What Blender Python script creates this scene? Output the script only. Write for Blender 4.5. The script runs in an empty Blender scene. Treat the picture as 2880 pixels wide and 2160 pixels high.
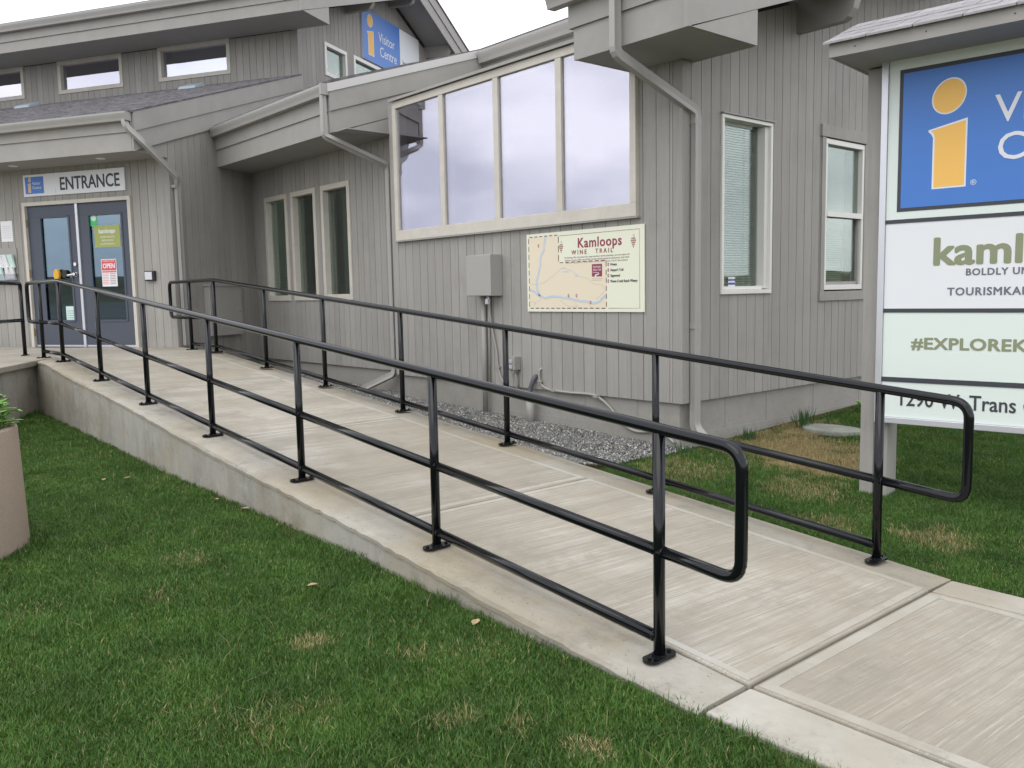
import bpy, bmesh, math, random
import numpy as np
from mathutils import Vector, Matrix
random.seed(7)
RNG = np.random.default_rng(7)
SC = bpy.context.scene
COL = SC.collection
V = Vector

# ------------------------------------------------------------------ camera
cam_d = bpy.data.cameras.new('camera'); cam = bpy.data.objects.new('camera', cam_d); COL.objects.link(cam)
R_ = V((0.65359535, 0.75659948, -0.0192441)); U_ = V((-0.06602813, 0.08233194, 0.99441527)); W_ = V((-0.75395849, 0.64867455, -0.10376862))
cam.matrix_world = Matrix(((R_.x, U_.x, -W_.x, 0), (R_.y, U_.y, -W_.y, 0), (R_.z, U_.z, -W_.z, 1.5), (0, 0, 0, 1)))
cam_d.sensor_width = 36.0; cam_d.sensor_fit = 'HORIZONTAL'; cam_d.lens = 2446.977 / 2880 * 36.0
cam_d.clip_start = 0.05; cam_d.clip_end = 3000
SC.camera = cam
# ------------------------------------------------------------------ sky and sun (bright overcast)
world = bpy.data.worlds.new('World'); SC.world = world; world.use_nodes = True
wn = world.node_tree; wn.nodes.clear()
sky = wn.nodes.new('ShaderNodeTexSky'); sky.sky_type = 'NISHITA'; sky.sun_disc = False
SUN_EL, SUN_AZ = math.radians(60), math.radians(160)     # azimuth clockwise from +Y
sky.sun_elevation = SUN_EL; sky.sun_rotation = SUN_AZ
hs = wn.nodes.new('ShaderNodeHueSaturation'); hs.inputs['Saturation'].default_value = 0.25
tc = wn.nodes.new('ShaderNodeTexCoord'); cl = wn.nodes.new('ShaderNodeTexNoise'); cl.inputs['Scale'].default_value = 3.0; cl.inputs['Detail'].default_value = 6
mp = wn.nodes.new('ShaderNodeMapping'); mp.inputs['Scale'].default_value = (1, 1, 2.6)
cr = wn.nodes.new('ShaderNodeValToRGB')
cr.color_ramp.elements[0].position = .36; cr.color_ramp.elements[0].color = (6.2, 6.4, 7.3, 1)
cr.color_ramp.elements[1].position = .62; cr.color_ramp.elements[1].color = (12.0, 12.0, 12.3, 1)
mx = wn.nodes.new('ShaderNodeMixRGB'); mx.inputs[0].default_value = 0.82
bg = wn.nodes.new('ShaderNodeBackground'); bg.inputs['Strength'].default_value = 0.15
wo = wn.nodes.new('ShaderNodeOutputWorld')
L = wn.links.new
L(sky.outputs[0], hs.inputs['Color']); L(tc.outputs['Generated'], mp.inputs[0]); L(mp.outputs[0], cl.inputs['Vector']); L(cl.outputs['Fac'], cr.inputs[0])
L(hs.outputs[0], mx.inputs[1]); L(cr.outputs[0], mx.inputs[2]); L(mx.outputs[0], bg.inputs[0]); L(bg.outputs[0], wo.inputs[0])
sun_d = bpy.data.lights.new('sun', 'SUN'); sun_d.energy = 0.7; sun_d.angle = math.radians(50); sun_d.color = (1, .97, .92)
sun = bpy.data.objects.new('sun', sun_d); COL.objects.link(sun)
sdir = V((math.sin(SUN_AZ) * math.cos(SUN_EL), math.cos(SUN_AZ) * math.cos(SUN_EL), math.sin(SUN_EL)))
sun.rotation_euler = sdir.to_track_quat('Z', 'Y').to_euler(); sun.location = (0, 0, 20)
SC.view_settings.view_transform = 'Standard'; SC.view_settings.look = 'None'
SC.view_settings.exposure = 0.38; SC.view_settings.gamma = 1.0; SC.view_settings.use_curve_mapping = False

# ------------------------------------------------------------------ materials
MATS = {}
def mat(name, col, rough=.7, metal=0, spec=.5, var=0, var_scale=3, bump=0, bump_scale=60, stretch=(1, 1, 1), objvar=0, coord='Object', col2=None, dirt=0, coat=0):
    if name in MATS: return MATS[name]
    m = bpy.data.materials.new(name); m.use_nodes = True; nt = m.node_tree; N = nt.nodes; l = nt.links.new
    b = N['Principled BSDF']; b.inputs['Roughness'].default_value = rough; b.inputs['Metallic'].default_value = metal
    b.inputs['Specular IOR Level'].default_value = spec; b.inputs['Coat Weight'].default_value = coat
    b.inputs['Base Color'].default_value = (*col, 1)
    if var or bump or objvar or dirt:
        geo = N.new('ShaderNodeNewGeometry') if coord == 'World' else N.new('ShaderNodeTexCoord')
        src = geo.outputs['Position'] if coord == 'World' else geo.outputs['Object']
        mpn = N.new('ShaderNodeMapping'); mpn.inputs['Scale'].default_value = stretch; l(src, mpn.inputs[0])
        last = None
        rgb = N.new('ShaderNodeRGB'); rgb.outputs[0].default_value = (*col, 1); last = rgb.outputs[0]
        if var:
            n = N.new('ShaderNodeTexNoise'); n.inputs['Scale'].default_value = var_scale; n.inputs['Detail'].default_value = 6; n.inputs['Roughness'].default_value = .65
            l(mpn.outputs[0], n.inputs['Vector'])
            r = N.new('ShaderNodeMapRange'); r.inputs['From Min'].default_value = .3; r.inputs['From Max'].default_value = .7; l(n.outputs['Fac'], r.inputs['Value'])
            c2 = col2 or tuple(c * (1 - var) for c in col); c1 = col if col2 else tuple(min(1, c * (1 + var)) for c in col)
            mxx = N.new('ShaderNodeMixRGB'); mxx.inputs[1].default_value = (*c2, 1); mxx.inputs[2].default_value = (*c1, 1); l(r.outputs[0], mxx.inputs[0]); last = mxx.outputs[0]
        if dirt:
            n = N.new('ShaderNodeTexNoise'); n.inputs['Scale'].default_value = 1.3; n.inputs['Detail'].default_value = 9; n.inputs['Roughness'].default_value = .7; l(src, n.inputs['Vector'])
            r = N.new('ShaderNodeMapRange'); r.inputs['From Min'].default_value = .5; r.inputs['From Max'].default_value = .72; r.inputs['To Max'].default_value = dirt; l(n.outputs['Fac'], r.inputs['Value'])
            mxx = N.new('ShaderNodeMixRGB'); mxx.inputs[2].default_value = (col[0] * .45, col[1] * .42, col[2] * .36, 1); l(r.outputs[0], mxx.inputs[0]); l(last, mxx.inputs[1]); last = mxx.outputs[0]
        if objvar:
            oi = N.new('ShaderNodeObjectInfo'); r = N.new('ShaderNodeMapRange'); r.inputs['To Min'].default_value = 1 - objvar; r.inputs['To Max'].default_value = 1 + objvar; l(oi.outputs['Random'], r.inputs['Value'])
            h = N.new('ShaderNodeHueSaturation'); l(r.outputs[0], h.inputs['Value']); l(last, h.inputs['Color']); last = h.outputs[0]
        l(last, b.inputs['Base Color'])
        if bump:
            n = N.new('ShaderNodeTexNoise'); n.inputs['Scale'].default_value = bump_scale; n.inputs['Detail'].default_value = 5; l(mpn.outputs[0], n.inputs['Vector'])
            bp = N.new('ShaderNodeBump'); bp.inputs['Strength'].default_value = bump; bp.inputs['Distance'].default_value = .004; l(n.outputs['Fac'], bp.inputs['Height']); l(bp.outputs[0], b.inputs['Normal'])
    MATS[name] = m; return m

PAINT = (.325, .312, .285)
M_SID = mat('painted_cedar_siding', PAINT, .62, spec=.3, var=.08, var_scale=5, bump=.5, bump_scale=30, stretch=(6, 6, .35), objvar=.065, dirt=.22)
M_TRIM = mat('painted_fascia_board', (.335, .323, .298), .6, spec=.3, var=.06, var_scale=3, bump=.25, bump_scale=20, objvar=.02, dirt=.12)
M_SOF = mat('painted_soffit_plywood', (.34, .33, .315), .7, spec=.2, var=.05, bump=.2)
M_GUT = mat('painted_aluminium_gutter', (.345, .335, .312), .4, spec=.5, var=.03)
M_FND = mat('painted_concrete_foundation', (.335, .325, .30), .75, spec=.3, var=.08, var_scale=2, bump=.6, bump_scale=14, coord='World', dirt=.25)
M_WIN = mat('cream_window_frame', (.56, .53, .46), .45, spec=.4, var=.07, var_scale=7, bump=.1, dirt=.12)
M_VIN = mat('white_vinyl_window_frame', (.74, .73, .68), .4)
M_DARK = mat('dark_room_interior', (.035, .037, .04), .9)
M_ROOM = mat('room_interior_wall', (.14, .14, .13), .9)
M_REV = mat('pale_window_reveal', (.90, .93, .91), .8)
M_BLIND = mat('pale_green_blind_slat', (.66, .71, .66), .5, spec=.3)
M_BLK = mat('glossy_black_paint', (.004, .005, .0065), .13, spec=.36, bump=.05, bump_scale=90)
M_DOOR = mat('slate_blue_door_paint', (.06, .072, .098), .5, var=.04)
M_ALU = mat('brushed_aluminium', (.62, .63, .66), .35, metal=.6, var=.03)
M_CHR = mat('polished_chrome', (.7, .7, .7), .15, metal=1)
M_BRASS = mat('worn_brass_hinge', (.25, .16, .06), .4, metal=.7)
M_BLACKP = mat('black_plastic', (.015, .015, .015), .5)
M_PVC = mat('painted_grey_conduit', (.31, .30, .275), .5, var=.05)
M_RUBBER = mat('grey_rubber_cable', (.10, .10, .12), .6)
M_SHIN = mat('asphalt_shingle', (.15, .145, .15), .95, spec=.1, var=.35, var_scale=9, bump=1, bump_scale=200, objvar=.18)
M_SHIN2 = mat('pale_weathered_shingle', (.33, .32, .325), .95, spec=.1, var=.18, var_scale=12, bump=1.0, bump_scale=260, objvar=.08)
M_PLANT = mat('tan_exposed_aggregate', (.32, .255, .195), .85, spec=.2, var=.13, var_scale=90, bump=.8, bump_scale=160)
M_SOIL = mat('dark_soil', (.035, .026, .018), .95, var=.3, var_scale=20, bump=1)
M_LEAF = mat('green_leaf', (.15, .30, .05), .5, var=.3, var_scale=8, objvar=.2)
M_DRYL = mat('dry_fallen_leaf', (.36, .26, .14), .7, var=.25, var_scale=12, objvar=.2)
M_STONE = mat('grey_flat_stone', (.27, .28, .24), .85, var=.2, var_scale=6, bump=.6, bump_scale=30)
def flat(name, c, rough=.5): return mat(name, c, rough)
M_WHITE = flat('white_sign_face', (.74, .76, .77)); M_MINT = flat('pale_mint_sign_face', (.70, .77, .72)); M_BLUE = flat('sign_blue', (.055, .19, .56), .4)
M_ORG = flat('sign_orange', (.86, .50, .115)); M_INK = flat('dark_sign_ink', (.04, .045, .055)); M_OLIVE = flat('olive_sign_ink', (.24, .265, .155)); M_SLATE = flat('slate_sign_ink', (.14, .145, .18))
M_CREAM = flat('cream_sign_face', (.74, .76, .60)); M_SAND = flat('map_sand_colour', (.74, .66, .50)); M_MAR = flat('maroon_sign_ink', (.27, .035, .075)); M_BRN = flat('brown_sign_ink', (.14, .055, .04))
M_RIV = flat('river_blue_ink', (.46, .58, .72)); M_ROAD = flat('map_road_grey_ink', (.50, .46, .40)); M_INK2 = flat('soft_text_ink', (.33, .25, .27))
M_LIME = flat('olive_poster_paper', (.33, .37, .10)); M_RED = flat('red_notice_ink', (.62, .08, .09)); M_PAPER = flat('white_paper', (.75, .76, .76)); M_GRN = flat('bright_green_sticker', (.05, .50, .12)); M_NAVY = flat('navy_sticker_ink', (.05, .09, .30)); M_YEL = flat('yellow_plastic', (.72, .38, .03))
M_PALEG = flat('pale_green_card', (.55, .72, .66))

def glass(name, tint=(.75, .85, .80), refl=.25, gcol=(.86, .86, .97), fres=.6):
    m = bpy.data.materials.new(name); m.use_nodes = True; nt = m.node_tree; N = nt.nodes; l = nt.links.new; N.clear()
    o = N.new('ShaderNodeOutputMaterial'); t = N.new('ShaderNodeBsdfTransparent'); t.inputs[0].default_value = (*tint, 1)
    g = N.new('ShaderNodeBsdfGlossy'); g.inputs['Roughness'].default_value = .0; g.inputs[0].default_value = (*gcol, 1)
    fr = N.new('ShaderNodeFresnel'); fr.inputs['IOR'].default_value = 1.5
    gp = N.new('ShaderNodeNewGeometry'); wz = N.new('ShaderNodeTexNoise'); wz.inputs['Scale'].default_value = 1.1; wz.inputs['Detail'].default_value = 1; l(gp.outputs['Position'], wz.inputs['Vector']); bw_ = N.new('ShaderNodeBump'); bw_.inputs['Strength'].default_value = .5; bw_.inputs['Distance'].default_value = .0035; l(wz.outputs['Fac'], bw_.inputs['Height']); l(bw_.outputs[0], g.inputs['Normal'])
    r = N.new('ShaderNodeMapRange'); r.inputs['To Min'].default_value = refl; r.inputs['To Max'].default_value = min(1, refl + fres); l(fr.outputs[0], r.inputs['Value'])
    mx = N.new('ShaderNodeMixShader'); l(r.outputs[0], mx.inputs[0]); l(t.outputs[0], mx.inputs[1]); l(g.outputs[0], mx.inputs[2]); l(mx.outputs[0], o.inputs[0])
    return m
M_GLS = glass('coated_window_glass', (.95, .97, .97), refl=.31, gcol=(.90, .885, .975)); M_GLC = glass('clear_window_glass', (.80, .86, .82), .03, (.95, .96, .96), .5); M_GLD = glass('door_glass', (.5, .6, .62), .16, (.62, .75, .85), .6); M_GLU = glass('clerestory_glass', refl=.50, gcol=(.86, .85, .96))

# ------------------------------------------------------------------ mesh helpers
class Fr:   # a wall frame: u along the wall, d outward, z up
    def __init__(s, o, e, n): s.o, s.e, s.n = V(o), V(e).normalized(), V(n).normalized()
    def P(s, u, d, z): p = s.o + s.e * u + s.n * d; return V((p.x, p.y, z))
ID = Fr((0, 0, 0), (1, 0, 0), (0, 1, 0))
class MB:
    def __init__(s): s.v, s.f = [], []
    def add(s, vs, fs): k = len(s.v); s.v += [tuple(v) for v in vs]; s.f += [tuple(i + k for i in f) for f in fs]; return s
    def box(s, fr, u0, u1, d0, d1, z0, z1): return s.hexa([fr.P(u, d, z) for z in (z0, z1) for u, d in ((u0, d0), (u1, d0), (u1, d1), (u0, d1))])
    def hexa(s, p): return s.add(p, [(0, 3, 2, 1), (4, 5, 6, 7), (0, 1, 5, 4), (1, 2, 6, 5), (2, 3, 7, 6), (3, 0, 4, 7)])
    def trap(s, fr, u0, u1, d0, d1, z0a, z0b, z1a, z1b):  # box whose bottom / top heights differ at u0 and u1
        return s.hexa([fr.P(u0, d0, z0a), fr.P(u1, d0, z0b), fr.P(u1, d1, z0b), fr.P(u0, d1, z0a), fr.P(u0, d0, z1a), fr.P(u1, d0, z1b), fr.P(u1, d1, z1b), fr.P(u0, d1, z1a)])
    def prism(s, pts, ext):
        ext = V(ext); n = len(pts); a = [V(p) for p in pts]
        return s.add(a + [p + ext for p in a], [tuple(range(n))[::-1], tuple(range(n, 2 * n))] + [(i, (i + 1) % n, n + (i + 1) % n, n + i) for i in range(n)])
    def sweep(s, path, prof, ref=(0, 0, 1), caps=True):
        path = [V(p) for p in path]; n = len(prof); rings = []; ref = V(ref)
        for i, p in enumerate(path):
            a = (p - path[i - 1]).normalized() if i else None; b = (path[i + 1] - p).normalized() if i < len(path) - 1 else None
            t = (a + b).normalized() if a and b else (a or b)
            x = t.cross(ref)
            if x.length < 1e-3: x = t.cross(V((1, 0, 0)))
            x.normalize(); y = x.cross(t).normalized(); k = 1 / max(.5, (t.dot(b) if b else 1))
            rings.append([p + x * q[0] + y * q[1] * (k if len(q) < 3 else 1) for q in prof])
        vs = [v for r in rings for v in r]; fs = []
        for i in range(len(path) - 1):
            for j in range(n): fs.append((i * n + j, i * n + (j + 1) % n, (i + 1) * n + (j + 1) % n, (i + 1) * n + j))
        if caps: fs += [tuple(range(n))[::-1], tuple(range((len(path) - 1) * n, len(path) * n))]
        return s.add(vs, fs)
    def tube(s, path, r, n=12, ref=(.13, .21, .97)): return s.sweep(path, [(r * math.cos(2 * math.pi * k / n), r * math.sin(2 * math.pi * k / n), 1) for k in range(n)], ref)
    def lathe(s, prof, cx, cy, n=32):
        k = len(prof); vs = [(cx + r * math.cos(2 * math.pi * j / n), cy + r * math.sin(2 * math.pi * j / n), z) for j in range(n) for r, z in prof]
        return s.add(vs, [(j * k + i, ((j + 1) % n) * k + i, ((j + 1) % n) * k + i + 1, j * k + i + 1) for j in range(n) for i in range(k - 1)])
    def obj(s, name, m, parent=None, smooth=False, bevel=0, **props):
        me = bpy.data.meshes.new(name); me.from_pydata(s.v, [], s.f); me.validate()
        bm = bmesh.new(); bm.from_mesh(me); bmesh.ops.recalc_face_normals(bm, faces=bm.faces); bm.to_mesh(me); bm.free()
        if m: me.materials.append(m)
        if smooth: me.shade_smooth()
        o = bpy.data.objects.new(name, me); COL.objects.link(o)
        if parent: o.parent = parent
        if bevel:
            b = o.modifiers.new('bevel', 'BEVEL'); b.width = bevel; b.segments = 2; b.limit_method = 'ANGLE'
        for k, v in props.items(): o[k] = v
        return o
def thing(name, label, cat, group=None, loc=None):
    o = bpy.data.objects.new(name, None); COL.objects.link(o); o['label'] = label; o['category'] = cat; o.empty_display_size = .2
    if group: o['group'] = group
    return o
def tag(o, label, cat, group=None):
    o['label'] = label; o['category'] = cat
    if group: o['group'] = group
    return o
def box(name, m, parent, fr, *a, **k): return MB().box(fr, *a).obj(name, m, parent, **k)
def copy_tree(o, parent=None, off=V((0, 0, 0))):
    c = o.copy(); COL.objects.link(c); c.parent = parent
    if parent is None: c.location = o.location + off
    for ch in list(o.children): copy_tree(ch, c)
    return c
def smooth_path(pts, r=.06, n=5):     # round the corners of a polyline
    pts = [V(p) for p in pts]; out = [pts[0]]
    for i in range(1, len(pts) - 1):
        a, p, b = pts[i - 1], pts[i], pts[i + 1]; u = (a - p).normalized(); w = (b - p).normalized(); k = min(r, (a - p).length * .45, (b - p).length * .45)
        s, e = p + u * k, p + w * k
        for j in range(n + 1):
            t = j / n; out.append(s * (1 - t) ** 2 + p * 2 * t * (1 - t) + e * t * t)
    return out + [pts[-1]]
def catmull(pts, n=6):
    pts = [V(p) for p in pts]; q = [pts[0]] + pts + [pts[-1]]; out = []
    for i in range(1, len(q) - 2):
        for j in range(n):
            t = j / n; a, b, c, d = q[i - 1], q[i], q[i + 1], q[i + 2]
            out.append(.5 * ((2 * b) + (c - a) * t + (2 * a - 5 * b + 4 * c - d) * t * t + (3 * b - a - 3 * c + d) * t ** 3))
    return out + [pts[-1]]
def text(body, fr, u, z, size, m, parent, d=.002, align='LEFT', bold=0, space=1, xs=1, shear=0, name='lettering'):
    cu = bpy.data.curves.new(name, 'FONT'); cu.body = body; cu.size = size; cu.align_x = align; cu.offset = 0; cu.space_character = space; cu.extrude = .0012; cu.resolution_u = 3; cu.shear = shear
    to = bpy.data.objects.new('t', cu); COL.objects.link(to); dg = bpy.context.evaluated_depsgraph_get()
    me = bpy.data.meshes.new_from_object(to.evaluated_get(dg)); bpy.data.objects.remove(to); bpy.data.curves.remove(cu)
    co = np.empty(len(me.vertices) * 3, 'f'); me.vertices.foreach_get('co', co); co = co.reshape(-1, 3)
    O, E, N = np.array(fr.P(u, d, z)), np.array(fr.e), np.array(fr.n)
    w = O + co[:, :1] * xs * E + co[:, 1:2] * np.array([0, 0, 1]) + co[:, 2:] * N
    if bold:
        nv = len(w); fc = [tuple(p.vertices) for p in me.polygons]; ws, ff = [], []
        for k, (du, dz) in enumerate(((0, 0), (-1, 0), (1, 0), (0, 1), (0, -1), (.7, .7), (-.7, -.7), (.7, -.7), (-.7, .7))):
            ws.append(w + E * du * bold * size * xs * 1.15 + np.array([0, 0, dz * bold * size]) + N * (.00012 * k)); ff += [tuple(v + k * nv for v in q) for q in fc]
        me = bpy.data.meshes.new(name); w = np.concatenate(ws); me.from_pydata(w.tolist(), [], ff)
    me.vertices.foreach_set('co', w.astype('f').ravel()); me.materials.clear(); me.materials.append(m); me.update()
    o = bpy.data.objects.new(name, me); COL.objects.link(o); o.parent = parent; return o
def flatpoly(fr, pts, d0, d1):
    mb = MB(); mb.prism([fr.P(u, d0, z) for u, z in pts], fr.n * (d1 - d0)); return mb
def strip(fr, pts, w, d0, d1):        # a ribbon along a polyline in the wall plane
    mb = MB(); ps = [V((u, z)) for u, z in pts]; L_, R2 = [], []
    for i, p in enumerate(ps):
        t = (ps[min(i + 1, len(ps) - 1)] - ps[max(i - 1, 0)]).normalized(); nn = V((-t.y, t.x)); ww = w[i] if hasattr(w, '__len__') else w
        L_.append(p + nn * ww / 2); R2.append(p - nn * ww / 2)
    for i in range(len(ps) - 1):
        q = [L_[i], L_[i + 1], R2[i + 1], R2[i]]; mb.prism([fr.P(a.x, d0, a.y) for a in q], fr.n * (d1 - d0))
    return mb
def dashes(fr, pts, dash, gap, w, d0, d1):
    mb = MB()
    for (a, b) in zip(pts, pts[1:]):
        a, b = V(a), V(b); Ln = (b - a).length; n = max(1, round(Ln / (dash + gap))); st = Ln / n
        for i in range(n):
            s = a + (b - a) * ((i * st + gap / 2) / Ln); e = a + (b - a) * (((i + 1) * st - gap / 2) / Ln); t = (b - a).normalized(); nn = V((-t.y, t.x)) * w / 2
            mb.prism([fr.P(q.x, d0, q.y) for q in (s + nn, e + nn, e - nn, s - nn)], fr.n * (d1 - d0))
    return mb
def ellipse(cu, cz, ru, rz, n=40, rot=0):
    return [(cu + ru * math.cos(t) * math.cos(rot) - rz * math.sin(t) * math.sin(rot), cz + ru * math.cos(t) * math.sin(rot) + rz * math.sin(t) * math.cos(rot)) for t in (2 * math.pi * k / n for k in range(n))]

# ------------------------------------------------------------------ terrain
def rampz(x): return .80 if x < -11.27 else max(-.035, -(x + 2.25) * .0887) if x < -1.87 else -.045
_lx = [-30, -14, -12, -8.8, -7.5, -5.5, -4.4, -3, -2.4, 0, 3, 40]; _lz = [.2, .2, .18, .08, .038, .018, .0, -.045, -.060, -.078, -.095, -.11]
def groundz(x, y):
    zl = np.interp(x, _lx, _lz)
    zr = -.10 + np.clip((-2.5 - x) / 2.5, 0, 1) * .13 + .03 * np.clip(-5 - x, 0, 8) + .035 * np.clip(y - 6.3, 0, 6) * np.clip((-3 - x) / 2 + .5, 0, 1)
    t = np.clip((y - 2.6) / 2.0, 0, 1); z = zl * (1 - t) + zr * t
    far = np.clip((np.hypot(x + 4, y - 4) - 16) / 20, 0, 1); return z * (1 - far) + (-.15) * far
def sheet(name, m, x0, x1, y0, y1, nx, ny, zf, keep=None, parent=None):
    xs = np.linspace(x0, x1, nx); ys = np.linspace(y0, y1, ny); X, Y = np.meshgrid(xs, ys); Z = zf(X, Y)
    vs = np.stack([X.ravel(), Y.ravel(), Z.ravel()], 1); fs = []
    for j in range(ny - 1):
        for i in range(nx - 1):
            if keep is None or keep((xs[i] + xs[i + 1]) / 2, (ys[j] + ys[j + 1]) / 2): fs.append((j * nx + i, j * nx + i + 1, (j + 1) * nx + i + 1, (j + 1) * nx + i))
    me = bpy.data.meshes.new(name); me.from_pydata(vs.tolist(), [], fs); me.materials.append(m); me.shade_smooth()
    o = bpy.data.objects.new(name, me); COL.objects.link(o); o.parent = parent; return o
M_EARTH = mat('lawn_earth', (.045, .058, .02), .95, spec=.1, var=.4, var_scale=14, coord='World', col2=(.085, .065, .03), bump=1, bump_scale=80)
M_FAR = mat('distant_parking_gravel', (.15, .15, .14), .95, spec=.1, var=.3, var_scale=.05, coord='World')
g = sheet('ground', M_EARTH, -24, 16, -10, 24, 161, 137, groundz); g['kind'] = 'structure'
def ringsheet():
    mb = MB(); n = 48; rs = [19.0, 60, 200, 900, 1600]; vs = []
    for r in rs:
        for k in range(n):
            a = 2 * math.pi * k / n; rr = r
            vs.append((-4 + rr * math.cos(a), 7 + rr * math.sin(a), -.16))
    fs = [(i * n + k, i * n + (k + 1) % n, (i + 1) * n + (k + 1) % n, (i + 1) * n + k) for i in range(len(rs) - 1) for k in range(n)]
    mb.add(vs, fs); return mb.obj('terrain', M_FAR, kind='structure')
ringsheet()
M_HILL = mat('dry_hillside', (.13, .125, .085), .95, spec=.05, var=.35, var_scale=.01, coord='World')
mb = MB(); n = 96; vs = []
for k in range(n):
    a = 2 * math.pi * k / n; h = 22 + 9 * math.sin(3 * a + 1) + 5 * math.sin(7 * a) + 3 * math.sin(17 * a + 2)
    for r, z in ((700, -1), (900, h * .55), (1150, h)): vs.append((r * math.cos(a), r * math.sin(a), z))
mb.add(vs, [(3 * k + i, 3 * ((k + 1) % n) + i, 3 * ((k + 1) % n) + i + 1, 3 * k + i + 1) for k in range(n) for i in range(2)])
mb.obj('hills', M_HILL, smooth=True, kind='structure')

# ------------------------------------------------------------------ concrete ramp
BROOM = math.radians(3)
def concrete(name, base, streak=0, spots=.3, stain=.35, yellow=0, dark=(.13, .125, .11), drips=0, objvar=0):
    m = bpy.data.materials.new(name); m.use_nodes = True; nt = m.node_tree; N = nt.nodes; l = nt.links.new; b = N['Principled BSDF']; b.inputs['Roughness'].default_value = .88; b.inputs['Specular IOR Level'].default_value = .25
    geo = N.new('ShaderNodeNewGeometry'); P = geo.outputs['Position']
    def noise(scale, det=6, rough=.6, st=(1, 1, 1), rot=(0, 0, 0)):
        mr_ = N.new('ShaderNodeMapping'); mr_.inputs['Rotation'].default_value = rot; l(P, mr_.inputs[0]); mp_ = N.new('ShaderNodeMapping'); mp_.inputs['Scale'].default_value = st; l(mr_.outputs[0], mp_.inputs[0])
        n_ = N.new('ShaderNodeTexNoise'); n_.inputs['Scale'].default_value = scale; n_.inputs['Detail'].default_value = det; n_.inputs['Roughness'].default_value = rough; l(mp_.outputs[0], n_.inputs['Vector']); return n_.outputs['Fac']
    def rng(v, a, b_, c=0, d=1):
        r = N.new('ShaderNodeMapRange'); r.inputs['From Min'].default_value = a; r.inputs['From Max'].default_value = b_; r.inputs['To Min'].default_value = c; r.inputs['To Max'].default_value = d; l(v, r.inputs['Value']); return r.outputs[0]
    def mix(f, a, col, mode='MIX'):
        x = N.new('ShaderNodeMixRGB'); x.blend_type = mode; (l(f, x.inputs[0]) if not isinstance(f, float) else setattr(x.inputs[0], 'default_value', f)); l(a, x.inputs[1]); x.inputs[2].default_value = (*col, 1); return x.outputs[0]
    rgb = N.new('ShaderNodeRGB'); rgb.outputs[0].default_value = (*base, 1); c = rgb.outputs[0]
    c = mix(rng(noise(1.1, 8, .7), .38, .7, 0, stain), c, tuple(q * w for q, w in zip(base, (.66, .62, .55))))
    c = mix(rng(noise(7, 8, .7), .45, .75, 0, .3), c, tuple(q * 1.25 for q in base))
    c = mix(rng(noise(.8, 5, .65), .44, .58, 0, stain), c, tuple(q * w for q, w in zip(base, (.74, .69, .61))))
    c = mix(rng(noise(2.6, 7, .75), .52, .7, 0, stain * .9), c, tuple(q * w for q, w in zip(base, (.47, .455, .425))))
    if streak:
        RO = (0, 0, BROOM); ST = (1, .007, 1)
        c = mix(rng(noise(4.2, 4, .65, (1, .15, 1), RO), .44, .62, 0, streak * .85), c, tuple(q * w for q, w in zip(base, (.60, .575, .53))))
        c = mix(rng(noise(95, 6, .8, (1, .012, 1), RO), .44, .60, 0, streak * 1.0), c, tuple(q * w for q, w in zip(base, (.60, .57, .52))))
        c = mix(rng(noise(24, 4, .6, (1, .06, 1), RO), .54, .68, 0, streak * .25), c, tuple(q * w for q, w in zip(base, (.66, .6, .54))))
        c = mix(rng(noise(120, 5, .8, (1, .02, 1), RO), .55, .68, 0, streak * .5), c, tuple(min(.9, q * 1.35) for q in base))
    if drips: c = mix(rng(noise(6, 5, .6, (1, 1, .12)), .5, .72, 0, drips), c, tuple(q * .5 for q in base))
    if yellow: c = mix(rng(noise(1.7, 5, .6), .45, .65, 0, yellow), c, (base[0] * .95, base[1] * .80, base[2] * .52))
    c = mix(rng(noise(55, 3, .5), .66, .72, 0, spots), c, dark)
    if objvar:
        oi = N.new('ShaderNodeObjectInfo'); hv = N.new('ShaderNodeHueSaturation'); l(rng(oi.outputs['Random'], 0, 1, 1 - objvar, 1 + objvar), hv.inputs['Value']); l(c, hv.inputs['Color']); c = hv.outputs[0]
    l(c, b.inputs['Base Color'])
    hh = N.new('ShaderNodeMath'); hh.operation = 'ADD'; l(noise(120, 4), hh.inputs[0])
    l(noise(110, 2, .5, (1, .02, 1), (0, 0, BROOM)) if streak else noise(16, 5), hh.inputs[1])
    bp = N.new('ShaderNodeBump'); bp.inputs['Strength'].default_value = .5; bp.inputs['Distance'].default_value = .003; l(hh.outputs[0], bp.inputs['Height']); l(bp.outputs[0], b.inputs['Normal'])
    return m
M_SLAB = concrete('broomed_concrete', (.46, .438, .385), .85, .25, .85, objvar=.10); M_BAND = concrete('trowelled_concrete_edge', (.45, .435, .385), 0, .2, .6); M_CURB = concrete('rough_concrete_curb', (.385, .368, .32), 0, .7, .75, .35)
M_RWALL = concrete('cast_concrete_wall', (.41, .40, .36), 0, .7, .8, .2, drips=.45); M_CURB2 = concrete('stained_concrete_curb', (.42, .40, .35), 0, .45, .6, .15)

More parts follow.
